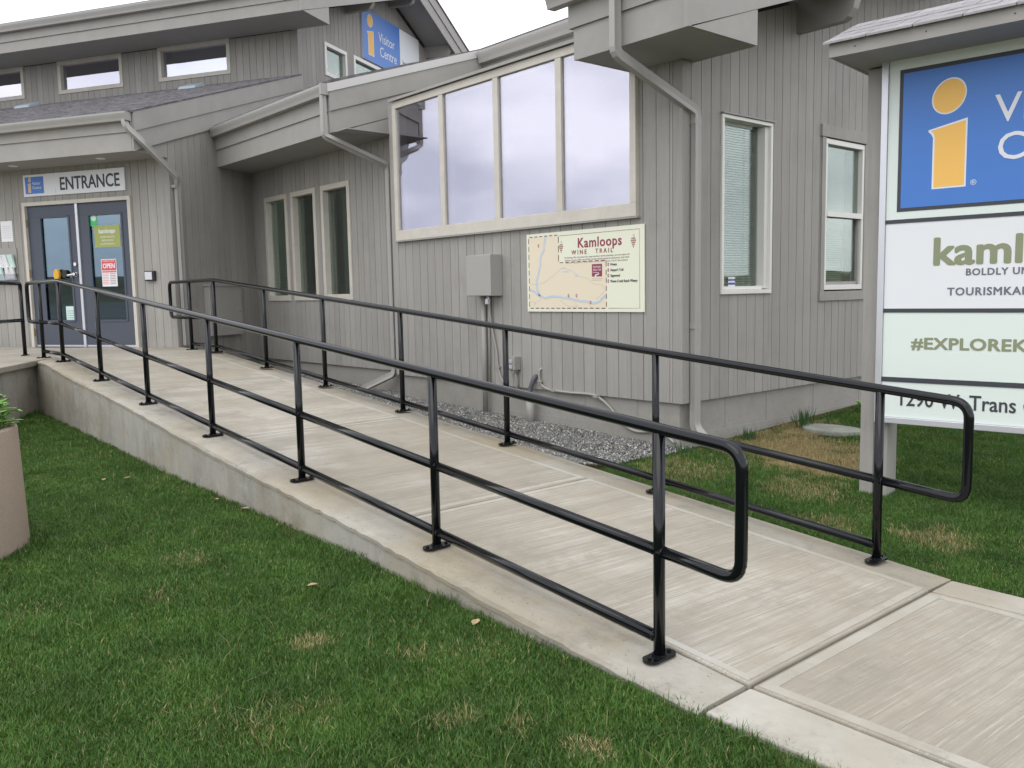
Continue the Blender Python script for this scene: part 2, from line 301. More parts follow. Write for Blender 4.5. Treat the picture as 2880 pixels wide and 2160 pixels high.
ramp = bpy.data.objects.new('ramp', None); COL.objects.link(ramp); ramp['kind'] = 'structure'
Y0, Y1, YK0, YK1 = 2.80, 4.39, 2.50, 4.66
def slab(x1, x0, y0, y1, name='slab', bw=.055, t=.14, zf=rampz, m=M_SLAB, bands=True, par=None):
    g_ = .007; a, b = x0 + g_, x1 - g_; c, d = y0 + g_, y1 - g_; par = par or ramp
    q = [(a, c), (b, c), (b, d), (a, d)]; mb = MB().hexa([V((x, y, zf(x) - t)) for x, y in q] + [V((x, y, zf(x))) for x, y in q])
    s = mb.obj(name, m, par, bevel=.009)
    if bands:
        e = .017; mb = MB()
        for (xa, xb, ya, yb) in ((a + e, b - e, c + e, c + bw), (a + e, b - e, d - bw, d - e), (a + e, a + bw, c + bw, d - bw), (b - bw, b - e, c + bw, d - bw)):
            qq = [(xa, ya), (xb, ya), (xb, yb), (xa, yb)]; mb.hexa([V((x, y, zf(x) - .02)) for x, y in qq] + [V((x, y, zf(x) + .0025)) for x, y in qq])
        mb.obj('trowelled_edge', M_BAND, s)
    return s
for xa, xb in ((-1.87, -4.28), (-4.28, -6.66), (-6.66, -9.0), (-9.0, -11.27)): slab(xa, xb, Y0, Y1)
# landing and left platform
mb = MB(); mb.prism([V((x, y, .55)) for x, y in ((-11.276, 2.80), (-12.1, 2.80), (-12.12, 2.46), (-8.2, .10), (-11.5, -2.6), (-19.5, .4), (-12.95, 4.70), (-12.90, 4.75), (-12.9, 4.66), (-11.276, 4.66))], (0, 0, .25)); mb.obj('landing', M_SLAB, ramp)
# near curb: flat top, bevelled outer edge, cast wall below
xs = [-1.885, -2.25, -3.2, -4.3, -5.4, -6.6, -7.8, -9, -10.2, -11.27, -12.12]
n_ = 170; fx = np.linspace(-1.885, -12.12, n_); vs = []; fs = []
for k, x in enumerate(fx):
    z = rampz(x); a_, b_, c_ = [random.uniform(-.005, .005) + .003 * math.sin(x * q_ + q_) for q_ in (2.1, 5.3, 3.7)]; ch = .016 + .010 * (math.sin(x * 1.7) + 1) + random.uniform(-.004, .006)
    for y, zz in ((Y0 - .006, z - .09), (Y0 - .006, z - .012), (Y0 - .014, z - .005 + .3 * b_ * .5), (YK0 + ch + .02, z - .009 + .35 * b_), (YK0 + .008 + c_ * .5, z - .016 + .3 * a_), (YK0 + a_ * .5 - .004, z - ch), (YK0 + a_ * .5 - .002, z - ch - .022)): vs.append((x, y, zz))
for k in range(n_ - 1):
    for i_ in range(7): fs.append((k * 7 + i_, k * 7 + (i_ + 1) % 7, (k + 1) * 7 + (i_ + 1) % 7, (k + 1) * 7 + i_))
fs += [tuple(range(7)), tuple(range((n_ - 1) * 7, n_ * 7))[::-1]]
MB().add(vs, fs).obj('curb', M_CURB, ramp, label='near concrete curb of the ramp under the railing')
mb = MB()
for xa, xb in zip(xs, xs[1:]):
    za, zb = rampz(xa) - .045, rampz(xb) - .045
    mb.hexa([V((xa, YK0 + .006, -.4)), V((xb, YK0 + .006, -.4)), V((xb, Y0 - .01, -.4)), V((xa, Y0 - .01, -.4)), V((xa, YK0 + .006, za)), V((xb, YK0 + .006, zb)), V((xb, Y0 - .01, zb)), V((xa, Y0 - .01, za))])
mb.obj('retaining_wall', M_RWALL, ramp)
mb = MB()
for xa, xb in zip(xs[:-1], xs[1:]):
    fa, fb = rampz(xa), rampz(xb); ya, yb = Y1 + .006, YK1
    mb.hexa([V((xa, ya, fa - .5)), V((xb, ya, fb - .5)), V((xb, yb, fb - .5)), V((xa, yb, fa - .5)), V((xa, ya, fa - .012)), V((xb, ya, fb - .012)), V((xb, yb, fb - .02)), V((xa, yb, fa - .02))])
mb.obj('curb', M_CURB, ramp, label='far concrete curb of the ramp beside the gravel')
# left retaining wall (turns away from the ramp)
a, b = V((-12.12, 2.46, 0)), V((-8.2, .10, 0)); t = (b - a).normalized(); nn = V((t.y, -t.x, 0))
mb = MB(); mb.hexa([V((p.x, p.y, z)) for z in (-.3, .735) for p in (a + nn * .02, b + nn * .02, b - nn * .2, a - nn * .2)]); mb.obj('retaining_wall', M_RWALL, ramp)
mb = MB(); mb.hexa([V((p.x, p.y, z)) for z in (.736, .803) for p in (a + nn * .0195, b + nn * .0195, b - nn * .25, a - nn * .25)]); mb.obj('curb', M_CURB, ramp, bevel=.01)
# path at the foot of the ramp
path = bpy.data.objects.new('path', None); COL.objects.link(path); path['kind'] = 'structure'
pz = lambda x: -.039 - max(0, x + 1.87) * .012
for xa, xb in ((.55, -1.87), (3.0, .55), (5.5, 3.0)):
    slab(xa, xb, 2.80, 4.37, zf=pz, par=path, bw=.07); slab(xa, xb, 2.5, 2.80, zf=pz, par=path, m=M_BAND, bands=False); slab(xa, xb, 4.37, 4.62, zf=pz, par=path, m=M_CURB2, bands=False)

# ------------------------------------------------------------------ railings
RR = .0245
def rail_posts(parent, x, y, z, h=.95, plate_rot=0):
    p = MB().tube([(0, 0, 0), (0, 0, h - RR * .5)], RR, 16).obj('post', M_BLK, parent, smooth=False) if 'post' not in SH else None
    if p: SH['post'] = p.data; p.data.shade_smooth()
    else: p = bpy.data.objects.new('post', SH['post']); COL.objects.link(p); p.parent = parent
    p.location = (x, y, z)
    if 'plate' not in SH:
        pts = [(.038 * math.sin(t) , (.048 if math.cos(t) > 0 else -.048) + .038 * math.cos(t)) for t in (math.pi * 2 * k / 24 + .01 for k in range(24))]
        pl = MB().prism([V((a_, b_, .001)) for a_, b_ in pts], (0, 0, .011)); 
        for s in (-1, 1): pl.prism([V((.009 * math.cos(q * math.pi / 3), s * .062 + .009 * math.sin(q * math.pi / 3), .0125)) for q in range(6)], (0, 0, .008))
        pl.tube([(0, 0, .012), (0, 0, .02)], RR + .006, 14)
        SH['plate'] = pl.obj('base_plate', M_BLK, p).data
        SH['plate0'] = [o for o in p.children][0]
    else:
        q = bpy.data.objects.new('base_plate', SH['plate']); COL.objects.link(q); q.parent = p
    for c in p.children: c.rotation_euler = (0, 0, plate_rot)
    return p
SH = {}
def railing(label, y, xs, x_lo, x_hi, zf=rampz):
    t = thing('handrail', label, 'railing', 'black pipe railings of the ramp')
    for x in xs: rail_posts(t, x, y, zf(x) - .003)
    sl = .0887; zb = lambda x: (.80 if x < -11.27 else -(x + 2.25) * sl)
    P = lambda x, h: V((x, y, zb(x) + h))
    top = [P(xs[0], .45), P(x_lo, .45), P(x_lo, .95), P(-11.27, .95), P(x_hi, .95), P(x_hi, .45), P(xs[-1], .45)]
    pts = smooth_path(top, .085, 7); MB().tube(pts, RR, 16).obj('top_rail', M_BLK, t, smooth=True)
    for x in xs:
        for h in (.45, .085):
            for sg_ in (-1, 1):
                if h < .2 and ((x == xs[0] and sg_ > 0) or (x == xs[-1] and sg_ < 0)): continue
                MB().tube([P(x + sg_ * (RR - .002), h), P(x + sg_ * (RR + .003), h)], RR + .0012, 12).obj('weld_bead', M_BLK, t, smooth=False)
    for a_, b_ in zip(xs, xs[1:]):
        for h, nm in ((.45, 'mid_rail'), (.085, 'bottom_rail')):
            MB().tube([P(a_, h), P(b_, h)], RR * .97, 14).obj(nm, M_BLK, t, smooth=True)
    return t
nx_ = [-2.23, -3.78, -5.32, -6.83, -8.34, -9.78, -11.27, -12.2]
railing('black pipe railing along the lawn side of the ramp, nearest the camera', 2.69, nx_, -1.84, -12.85)
fx_ = [-2.24, -3.80, -5.36, -6.88, -8.36, -9.78, -11.27, -12.13]
railing('black pipe railing along the gravel side of the ramp, nearer the building', 4.55, fx_, -1.78, -12.87)
t = thing('handrail', 'short black railing at left end of landing, cut by the photo edge', 'railing', 'black pipe railings of the ramp')
e_ = V((.857, -.515, 0)); b0 = V((-12.98, 2.64, .80))
for k in (0, 1.5, 3.0): p = rail_posts(t, b0.x + e_.x * k, b0.y + e_.y * k, .80, .95 if k else .87, math.radians(60))
top = [b0 + V((0, 0, .86)), b0 + V((0, 0, .95)), b0 + e_ * 3.0 + V((0, 0, .95))]
MB().tube(smooth_path(top, .085, 6), RR, 14).obj('top_rail', M_BLK, t, smooth=True)
for k in (0, 1.5): MB().tube([b0 + e_ * k + V((0, 0, .47)), b0 + e_ * (k + 1.5) + V((0, 0, .47))], RR, 12).obj('mid_rail', M_BLK, t, smooth=True)

# ------------------------------------------------------------------ the building
bld = thing('visitor_centre', 'grey cedar-sided visitor centre with several roofs, windows and double entrance doors', 'building')
FA = Fr((0, 6.27, 0), (1, 0, 0), (0, -1, 0)); FRc = Fr((0, 6.38, 0), (1, 0, 0), (0, -1, 0)); FC = Fr((-4.95, 0, 0), (0, 1, 0), (1, 0, 0))
PC = V((-12.94, 4.66, 0)); EB = V((.866025, .5, 0)); SB = V((-.5, .866025, 0)); NB = -SB
FD = Fr(PC, EB, NB); FS = Fr(PC, SB, EB); FCL = Fr(PC + SB * 3.55, EB, NB)
NBOARD = [0]
def split(z0, z1, cuts):
    iv = [(z0, z1)]
    for a_, b_ in cuts:
        n2 = []
        for p, q in iv:
            if b_ <= p or a_ >= q: n2.append((p, q)); continue
            if a_ > p: n2.append((p, a_))
            if b_ < q: n2.append((b_, q))
        iv = n2
    return [i for i in iv if i[1] - i[0] > .012]
def wall(fr, u0, u1, zb, ztop, pitch, ops=(), phase=0, name='wall', back=.12, fnd=None, joint=.007, m=M_SID):
    zt = ztop if callable(ztop) else (lambda u: ztop)
    ops = [o for o in ops]; br = sorted({u0, u1} | {u for o in ops for u in o[:2] if u0 < u < u1})
    if callable(ztop): br = sorted(set(br) | {u for u in getattr(ztop, 'br', ()) if u0 < u < u1})
    mb = MB()
    for a_, b_ in zip(br, br[1:]):
        for p, q in split(zb + .002, 99, [(o[2], o[3]) for o in ops if o[0] < b_ - 1e-4 and o[1] > a_ + 1e-4]):
            qa, qb = (min(q, zt(a_)), min(q, zt(b_))); 
            if max(qa, qb) > p: mb.trap(fr, a_, b_, -back, -.019, p, p, max(qa, p + .001), max(qb, p + .001))
    w = mb.obj(name, M_FND if m is M_SID else m, bld)
    u = u0 - phase
    while u < u1 - .02:
        a_, b_ = max(u0, u) , min(u1, u + pitch); u += pitch
        if b_ - a_ < .015: continue
        a2, b2 = a_ + joint / 2, b_ - joint / 2
        cuts = sorted({a2, b2} | {x for o in ops for x in o[:2] if a2 + .004 < x < b2 - .004}); cells = []
        for c, d in zip(cuts, cuts[1:]):
            cells.append([(c, d, p, q) for p, q in split(zb, 99, [(o[2], o[3]) for o in ops if o[0] < d - 1e-4 and o[1] > c + 1e-4])])
        if len(cells) == 1: grp = [[c] for c in cells[0]]
        else: grp = [[c for cs in cells for c in cs]]
        for gp in grp:
            mb = MB()
            for c, d, p, q in gp:
                qa, qb = min(q, zt(c)), min(q, zt(d))
                if min(qa, qb) <= p + .01: continue
                jd = random.uniform(0, .0015); mb.trap(fr, c, d, -.018, 0 + jd, p, p, qa, qb)
            if mb.v: mb.obj('siding_board', m, w); NBOARD[0] += 1
    return w
def window(fr, u0, u1, z0, z1, fw=.06, m=M_WIN, gm=M_GLC, proud=.02, rec=.05, mull=(), room=M_DARK, blind=0, reveal=False, depth=.7, mg=.3, name='window', bw=None, tw=None, parent=None):
    bw = bw or fw; tw = tw or fw; mb = MB()
    mb.box(fr, u0, u1, -.11, proud, z0, z0 + bw); mb.box(fr, u0, u1, -.11, proud, z1 - tw, z1)
    mb.box(fr, u0, u0 + fw, -.11, proud, z0 + bw, z1 - tw); mb.box(fr, u1 - fw, u1, -.11, proud, z0 + bw, z1 - tw)
    for c, w_ in mull: mb.box(fr, c - w_ / 2, c + w_ / 2, -.11, proud - .004, z0 + bw, z1 - tw)
    o = mb.obj(name, m, parent or bld, bevel=.004)
    ed = [u0 + fw] + [x for c, w_ in mull for x in (c - w_ / 2, c + w_ / 2)] + [u1 - fw]
    for a_, b_ in zip(ed[::2], ed[1::2]): box('pane', gm, o, fr, a_ + .001, b_ - .001, -rec - .006, -rec, z0 + bw + .001, z1 - tw - .001)
    D = depth; mb = MB()     # the room behind
    for bx in ((u0 - mg, u1 + mg, -D - .02, -D, z0 - mg, z1 + mg), (u0 - mg, u0 - mg + .02, -D, -.125, z0 - mg, z1 + mg), (u1 + mg - .02, u1 + mg, -D, -.125, z0 - mg, z1 + mg), (u0 - mg + .02, u1 + mg - .02, -D, -.125, z0 - mg, z0 - mg + .02), (u0 - mg + .02, u1 + mg - .02, -D, -.125, z1 + mg - .02, z1 + mg)): mb.box(fr, *bx)
    mb.obj('room_interior', room, o)
    if reveal:
        mb = MB()
        for a_, b_ in zip(ed[::2], ed[1::2]):
            mb.box(fr, a_, a_ + .003, -.14, -.026, z0 + bw + .002, z1 - tw - .002); mb.box(fr, a_ + .003, b_ - .002, -.14, -.026, z1 - tw - .004, z1 - tw - .001)
        mb.obj('reveal', M_REV, o)
    if blind:
        mb = MB(); z = z0 + bw + .01
        while z < z1 - tw - .03:
            mb.hexa([fr.P(u, d, zz) for u, d, zz in ((u0 + fw + .01, -.118, z), (blind, -.118, z), (blind, -.098, z + .016), (u0 + fw + .01, -.098, z + .016), (u0 + fw + .01, -.118, z + .0015), (blind, -.118, z + .0015), (blind, -.098, z + .0175), (u0 + fw + .01, -.098, z + .0175))]); z += .0235
        mb.box(fr, u0 + fw + .01, blind, -.125, -.09, z1 - tw - .03, z1 - tw - .002)
        for uu in (u0 + fw + .12, blind - .12): mb.box(fr, uu - .001, uu + .001, -.0965, -.0955, z0 + bw, z1 - tw)
        mb.obj('blind', M_BLIND, o)
    return o
ZS = .47
# wall A (bay side) and bay window
BAY = (-9.45, -5.43, 2.19, 3.905)
wall(FA, -9.6, -5.035, ZS, 3.90, .157, [(BAY[0] + .03, BAY[1] - .03, BAY[2] + .03, 9)], phase=.02)
box('corner_board', M_SID, bld, FA, -5.03, -4.925, -.1, .004, ZS, 3.49)
FB = Fr((0, 6.235, 0), (1, 0, 0), (0, -1, 0))
w = window(FB, *BAY, fw=.075, bw=.125, tw=.085, gm=M_GLS, proud=.012, rec=.018, mull=((-8.43, .085), (-7.43, .085), (-6.45, .085)), room=M_ROOM, reveal=True, depth=1.2, mg=-.032, name='bay_window')
w['label'] = 'wide four-pane cream bay window above the wine trail map'
mb = MB(); mb.box(FB, BAY[0] - .02, BAY[1] + .02, -.5, .016, BAY[2] - .016, BAY[2] - .002); mb.obj('sill', M_TRIM, w)
mb = MB(); mb.box(FB, BAY[0], BAY[0] + .03, -1.9, -.11, BAY[2], 3.95); mb.box(FB, BAY[1] - .03, BAY[1], -1.9, -.11, BAY[2], 3.49)
mb.hexa([FB.P(u, d, z) for u, d, z in ((BAY[0] - .03, .05, 3.908), (BAY[1] + .03, .05, 3.908), (BAY[1] + .03, -1.86, 4.22), (BAY[0] - .03, -1.86, 4.22), (BAY[0] - .03, .05, 3.94), (BAY[1] + .03, .05, 3.94), (BAY[1] + .03, -1.86, 4.26), (BAY[0] - .03, -1.86, 4.26))]); mb.obj('bay_roof', M_TRIM, bld)
# recessed wall with three tall windows
trip = [(-13.49, -12.70), (-12.57, -11.78), (-11.62, -10.80)]
wall(FRc, -14.0, -9.61, .50, 3.548, .146, [(a_ + .02, b_ - .02, 1.47, 3.09) for a_, b_ in trip])
for k, (a_, b_) in enumerate(trip):
    w = window(FRc, a_, b_, 1.45, 3.11, fw=.075, bw=.085, gm=M_GLC, rec=.07, depth=1.2, blind=(b_ - .09) if k == 0 else 0)
    w['label'] = ['left tall window with lowered blind under the canopy', 'middle tall window under the canopy', 'right tall window under the canopy'][k]
    box('curtain', M_ROOM, w, FRc, a_ + .08, a_ + .28, -.30, -.26, 1.54, 3.0) if k else None
box('wall', M_FND, bld, Fr((-9.6, 0, 0), (0, 1, 0), (-1, 0, 0)), 6.27, 6.38, -.1, -.0, ZS, 3.49)
# wall C with two tall windows
zC = lambda y: 3.5 + .325 * (y - 5.54) - .004
W1 = (6.86, 7.69, 1.45, 3.11); W2 = (8.70, 9.53, 1.47, 3.07)
wall(FC, 6.275, 14.5, ZS, lambda y: min(zC(y), 6.05), .1455, [(W1[0] + .015, W1[1] - .015, W1[2] + .015, W1[3] - .015), (W2[0] - .06, W2[1] + .06, W2[2] - .09, W2[3] + .10)])
w = window(FC, *W1, fw=.035, bw=.04, tw=.035, m=M_VIN, gm=M_GLC, rec=.095, depth=1.2, blind=7.50, proud=.022); w['label'] = 'single tall cream window with blind and sticker, nearest the corner'
mb = MB(); mb.box(FC, 7.655, 7.60, -.11, -.012, W1[2] + .05, W1[3] - .04); mb.box(FC, W1[0] + .036, 7.60, -.11, -.03, W1[2] + .042, W1[2] + .075); mb.obj('reveal', M_VIN, w)
box('drip_cap', M_TRIM, w, FC, W1[0] - .012, W1[1] + .02, -.01, .04, W1[3] + .002, W1[3] + .016)
w = window(FC, *W2, fw=.042, bw=.055, tw=.055, m=M_VIN, gm=M_GLC, rec=.04, depth=1.2, blind=9.30, proud=.012); w['label'] = 'two-part sash window in grey casing beside the roadside sign'
mb = MB(); mb.box(FC, W2[0] + .043, W2[1] - .043, -.06, .018, 2.255, 2.31); mb.obj('meeting_rail', M_VIN, w)
mb = MB(); mb.box(FC, W2[0] + .044, W2[0] + .056, -.05, -.02, 1.54, 2.25); mb.box(FC, W2[1] - .075, W2[1] - .044, -.05, -.012, 1.54, 2.25); mb.box(FC, W2[0] + .06, W2[1] - .08, -.05, -.02, 1.527, 1.56); mb.obj('insect_screen_frame', M_SOF, w)
mb = MB(); mb.box(FC, W2[0] - .10, W2[1] + .10, -.01, .028, W2[3] + .012, W2[3] + .135); mb.box(FC, W2[0] - .075, W2[0] - .003, -.01, .018, W2[2] - .012, W2[3] + .011); mb.box(FC, W2[1] + .003, W2[1] + .075, -.01, .018, W2[2] - .012, W2[3] + .011); mb.box(FC, W2[0] - .09, W2[1] + .09, -.01, .021, W2[2] - .115, W2[2] - .013); mb.obj('casing', M_SID, w)
# foundations
M_FND2 = concrete('painted_pitted_foundation', (.325, .315, .288), 0, .7, .25, dark=(.09, .085, .075))
mb = MB(); mb.box(FA, -9.6, -4.985, -.3, -.035, -.5, ZS - .002); mb.box(FRc, -14.05, -9.61, -.3, -.035, -.5, .498)
for zz, dd in ((.255, .006), ): mb.box(FA, -8.2, -4.985, -.035, -.035 + dd, -.5, zz - .06)
mb.box(FC, 6.309, 14.5, -.3, -.0352, -.5, ZS - .002); mb.box(FC, 6.311, 14.5, -.035, -.026, -.5, .16); mb.obj('foundation', M_FND2, bld)
mb = MB()
for uu in (-9.0, -7.0, -6.2, -5.5): mb.box(FA, uu, uu + .012, -.036, -.031, .0, ZS - .003)
for uu in (7.0, 7.7, 8.6, 9.6, 10.4): mb.box(FC, uu, uu + .012, -.036, -.031, .0, ZS - .003)
mb.obj('formwork_seam', M_FND2, bld)
# entrance wall, side wall, clerestory, gable wall
DO = (-2.81, -.71, .80, 3.04)
wall(FD, -6.5, -.0, .802, 3.546, .146, [(DO[0] + .02, DO[1] - .02, DO[2] - .1, DO[3] - .02)], phase=.03)
rb = lambda s: 3.785 + .335 * s
wall(FS, .002, 3.55, .5, lambda s: rb(s) - .002, .146)
zg = lambda s: (6.585 + .345 * (s - 3.55)) if s < 7.3 else (6.585 + .345 * 3.75 - .345 * (s - 7.3))
zg.__dict__['br'] = [7.3]
GW = [(4.45, 5.29, 5.69, 6.31), (5.56, 7.25, 5.69, 6.33)]
wall(FS, 3.552, 11.2, 4.85, zg, .146, [(a_ + .02, b_ - .02, c_ + .02, d_ - .02) for a_, b_, c_, d_ in GW])
for g_, lb in zip(GW, ('small square gable window', 'wide gable window below the visitor centre sign')):
    w = window(FS, *g_, fw=.07, gm=M_GLC, rec=.05, depth=.8, room=M_ROOM, m=M_VIN); w['label'] = lb
CW = [(-3.09, -1.45, 5.655, 6.29), (-5.57, -3.95, 5.65, 6.285), (-8.1, -6.47, 5.65, 6.285)]
wall(FCL, -9.5, -.002, 5.42, 6.275, .146, [(a_ + .02, b_ - .02, c_ + .02, d_ - .02) for a_, b_, c_, d_ in CW])
for g_, lb in zip(CW, ('right clerestory window', 'middle clerestory window', 'left clerestory window')):
    w = window(FCL, *g_, fw=.075, gm=M_GLU, rec=.06, depth=.8); w['label'] = lb + ' above the entrance roof'
# doors
mb = MB(); mb.box(FD, DO[0], DO[0] + .055, -.12, .03, DO[2], DO[3]); mb.box(FD, DO[1] - .055, DO[1], -.12, .03, DO[2], DO[3]); mb.box(FD, DO[0] + .055, DO[1] - .055, -.12, .03, DO[3] - .055, DO[3])
mb.obj('door_frame', M_WIN, bld, label='cream frame around the double entrance doors')
def leaf(u0, u1, g0, g1, lab, hu):
    z0, z1 = .835, 2.98; G0, G1 = 1.20, 2.81; mb = MB()
    mb.box(FD, u0, u1, -.06, -.015, z0, G0); mb.box(FD, u0, u1, -.06, -.015, G1, z1); mb.box(FD, u0, g0, -.06, -.015, G0, G1); mb.box(FD, g1, u1, -.06, -.015, G0, G1)
    d = mb.obj('door', M_DOOR, bld, label=lab, bevel=.003)
    mb = MB(); f = .02
    mb.box(FD, g0 - .012, g0 + f, -.014, -.006, G0, G1); mb.box(FD, g1 - f, g1 + .012, -.014, -.006, G0, G1); mb.box(FD, g0 + f, g1 - f, -.014, -.006, G0 - .012, G0 + f); mb.box(FD, g0 + f, g1 - f, -.014, -.006, G1 - f, G1 + .012); mb.obj('glazing_bead', M_DOOR, d)
    box('door_glass', M_GLD, d, FD, g0 + .001, g1 - .001, -.040, -.034, G0 + .001, G1 - .001)
    box('kick_plate', M_ALU, d, FD, u0 + .005, u1 - .005, -.0145, -.006, .805, .833)
    for z in (2.72, 1.95, 1.03): MB().tube([FD.P(hu, .012, z - .06), FD.P(hu, .012, z + .06)], .013, 8).obj('hinge', M_BRASS, d)
    return d
dl = leaf(-2.75, -1.785, -2.51, -1.93, 'left entrance door leaf with knob and deadbolt', -2.755)
dr = leaf(-1.735, -.77, -1.56, -.92, 'right entrance door leaf with notices on its glass', -.765)
box('astragal', M_ALU, dr, FD, -1.783, -1.737, -.03, .006, .80, 2.985)
MB().lathe([(0, 0), (.027, 0), (.03, .012), (.02, .02), (0, .022)], 0, 0, 16)
def disc(fr, u, z, r, d0, d1, m, name, par, n=20): return MB().prism([fr.P(a_, d0, b_) for a_, b_ in ellipse(u, z, r, r, n)], fr.n * (d1 - d0)).obj(name, m, par)
disc(FD, -1.85, 1.915, .034, -.014, .002, M_CHR, 'rose', dl); disc(FD, -1.85, 2.07, .028, -.014, .01, M_CHR, 'deadbolt', dl)
MB().tube([FD.P(-1.85, .0, 1.915), FD.P(-1.85, .05, 1.915)], .028, 14).obj('knob', M_CHR, dl, smooth=False, bevel=.008)
MB().tube([FD.P(-1.85, .045, 1.915), FD.P(-1.97, .045, 1.90)], .018, 10).obj('handle', M_CHR, dl)
mb = MB()
for z in (1.66, 1.36): mb.box(FD, -1.54, -.93, -.055, -.045, z, z + .035)
mb.obj('push_bar', M_BLACKP, dr)
mb = MB(); mb.box(FD, -2.9, -.6, -1.6, -1.58, .7, 3.1); mb.box(FD, -2.92, -2.9, -1.6, -.13, .7, 3.1); mb.box(FD, -.62, -.6, -1.6, -.13, .7, 3.1); mb.obj('room_interior', M_DARK, dl)

# ---- roofs
def slope_board(fr, u0, u1, d0, d1, zf, h0, h1): return MB().trap(fr, u0, u1, d0, d1, zf(u0) + h0, zf(u1) + h0, zf(u0) + h1, zf(u1) + h1)
def gutter(fr, u0, u1, d, z, m=M_GUT, h=.115, w=.115, name='gutter'):
    prof = [(0, 0), (.75 * w, 0), (.82 * w, .28 * h), (.95 * w, .62 * h), (w, .8 * h), (w, h), (.9 * w, h), (.9 * w, .84 * h), (.72 * w, .3 * h), (.66 * w, .06 * h), (.05 * w, .06 * h), (.05 * w, h), (0, h)]
    mb = MB(); A = [fr.P(u0, d + a_, z + b_) for a_, b_ in prof]; B = [fr.P(u1, d + a_, z + b_) for a_, b_ in prof]; n = len(prof)
    mb.add(A + B, [(i, (i + 1) % n, n + (i + 1) % n, n + i) for i in range(n)]); 
    for P_, uu in ((A, u0), (B, u1)): mb.prism([fr.P(uu, d + a_, z + b_) for a_, b_ in prof[:6] + [(0, h)]], fr.e * (.003 if uu == u1 else -.003))
    return mb.obj(name, m, bld)
# main eave box over the corner
FE = Fr((0, 5.54, 0), (1, 0, 0), (0, -1, 0)); FRk = Fr((-4.29, 0, 0), (0, 1, 0), (1, 0, 0)); zr = lambda y: 3.5 + .325 * (y - 5.54)
box('fascia_board', M_TRIM, bld, FE, -5.53, -4.292, -.03, 0, 3.50, 3.765); box('fascia_board', M_TRIM, bld, FE, -5.575, -4.27, -.03, .022, 3.767, 3.99)
gutter(FE, -5.74, -4.26, .023, 3.955, h=.125, w=.12)
slope_board(FRk, 5.51, 12.5, -.03, 0, zr, 0, .30).obj('rake_board', M_TRIM, bld); slope_board(FRk, 5.50, 12.5, -.03, .022, zr, .302, .56).obj('rake_board', M_TRIM, bld)
MB().prism([FRk.P(y, -.03, z) for y, z in ((5.575, 3.502), (6.45, 3.502), (6.45, zr(6.45) - .002))], FRk.n * .026).obj('rake_return', M_TRIM, bld)
box('soffit', M_SOF, bld, ID, -5.50, -4.325, 5.572, 6.26, 3.502, 3.52); box('soffit', M_SOF, bld, ID, -4.945, -4.325, 6.262, 6.44, 3.504, 3.52)
box('soffit_end', M_TRIM, bld, ID, -4.945, -4.325, 6.442, 6.46, 3.502, 3.80)
Fx = Fr((-5.53, 0, 0), (0, 1, 0), (-1, 0, 0)); MB().trap(Fx, 5.542, 8.0, -.02, 0, 3.503, 3.503, 4.0, 4.7).obj('side_panel', M_TRIM, bld)
slope_board(FRk, 6.47, 12.5, -.66, -.04, zr, .09, .11).obj('soffit', M_SOF, bld)
def purlin(fr_o, edir, side, zbm, L_, h=.26, w_=.10):
    e = V(edir).normalized(); s = V(side).normalized(); prof = [(-.1, 0), (L_ - .13, 0), (L_ - .07, .03), (L_ - .02, .10), (L_, .17), (L_, h), (-.1, h)]
    mb = MB(); mb.prism([V(fr_o) + e * a_ + V((0, 0, zbm + b_)) - s * w_ / 2 for a_, b_ in prof], s * w_); return mb.obj('purlin', M_TRIM, bld)
for y in (8.16, 10.9): purlin((-4.95, y, 0), (1, 0, 0), (0, 1, 0), zr(y) - .31 + .0, .62, h=.38)
# roof plane (main + notch + canopy)
FR0 = Fr((0, 0, 0), (0, 1, 0), (1, 0, 0)); zt = lambda y: 4.125 + .315 * (y - 5.54)
for xa, xb, ya, yb in ((-5.6, -4.25, 5.50, 12.5), (-9.88, -5.6, 8.0, 12.5), (-19, -9.86, 5.58, 12.5)):
    MB().trap(Fr((xb, 0, 0), (0, 1, 0), (1, 0, 0)), ya, yb, -(xb - xa), 0, zt(ya), zt(yb), zt(ya) + .035, zt(yb) + .035).obj('roof', M_SHIN, bld)
MB().trap(Fr((-4.25, 0, 0), (0, 1, 0), (1, 0, 0)), 12.5, 19.5, -14.7, 0, zt(12.5), 4.125, zt(12.5) + .035, 4.16).obj('roof', M_SHIN, bld)
# upper fascia behind the bay
FN = Fr((0, 8.05, 0), (1, 0, 0), (0, -1, 0))
box('fascia_board', M_TRIM, bld, FN, -9.85, -5.55, -.03, 0, 4.40, 4.80); gutter(FN, -9.82, -5.55, .001, 4.72, h=.16, w=.13)
box('wall', M_FND, bld, FN, -9.85, -5.55, -.12, -.035, 3.3, 4.6)
# canopy over the recess
FK = Fr((0, 5.62, 0), (1, 0, 0), (0, -1, 0)); FX = Fr((-9.88, 0, 0), (0, 1, 0), (1, 0, 0)); zk = lambda y: 3.545 + .325 * (y - 5.62)
box('fascia_board', M_TRIM, bld, FK, -13.56, -9.91, -.03, 0, 3.545, 3.80); box('fascia_board', M_TRIM, bld, FK, -13.58, -9.91, -.03, .02, 3.802, 4.06)
gutter(FK, -13.62, -9.90, .021, 3.985, h=.13, w=.12)
box('gutter_end', M_GUT, bld, FX, 5.47, 5.615, -.02, .012, 3.99, 4.125)
slope_board(FX, 5.585, 8.05, -.03, .0, zk, 0, .262).obj('rake_board', M_TRIM, bld); slope_board(FX, 5.585, 8.05, -.03, .022, zk, .264, .52).obj('rake_board', M_TRIM, bld)
slope_board(FX, 5.56, 8.03, -.02, .034, zk, .50, .60).obj('rake_flashing', mat('pale_metal_flashing', (.56, .55, .53), .4), bld)
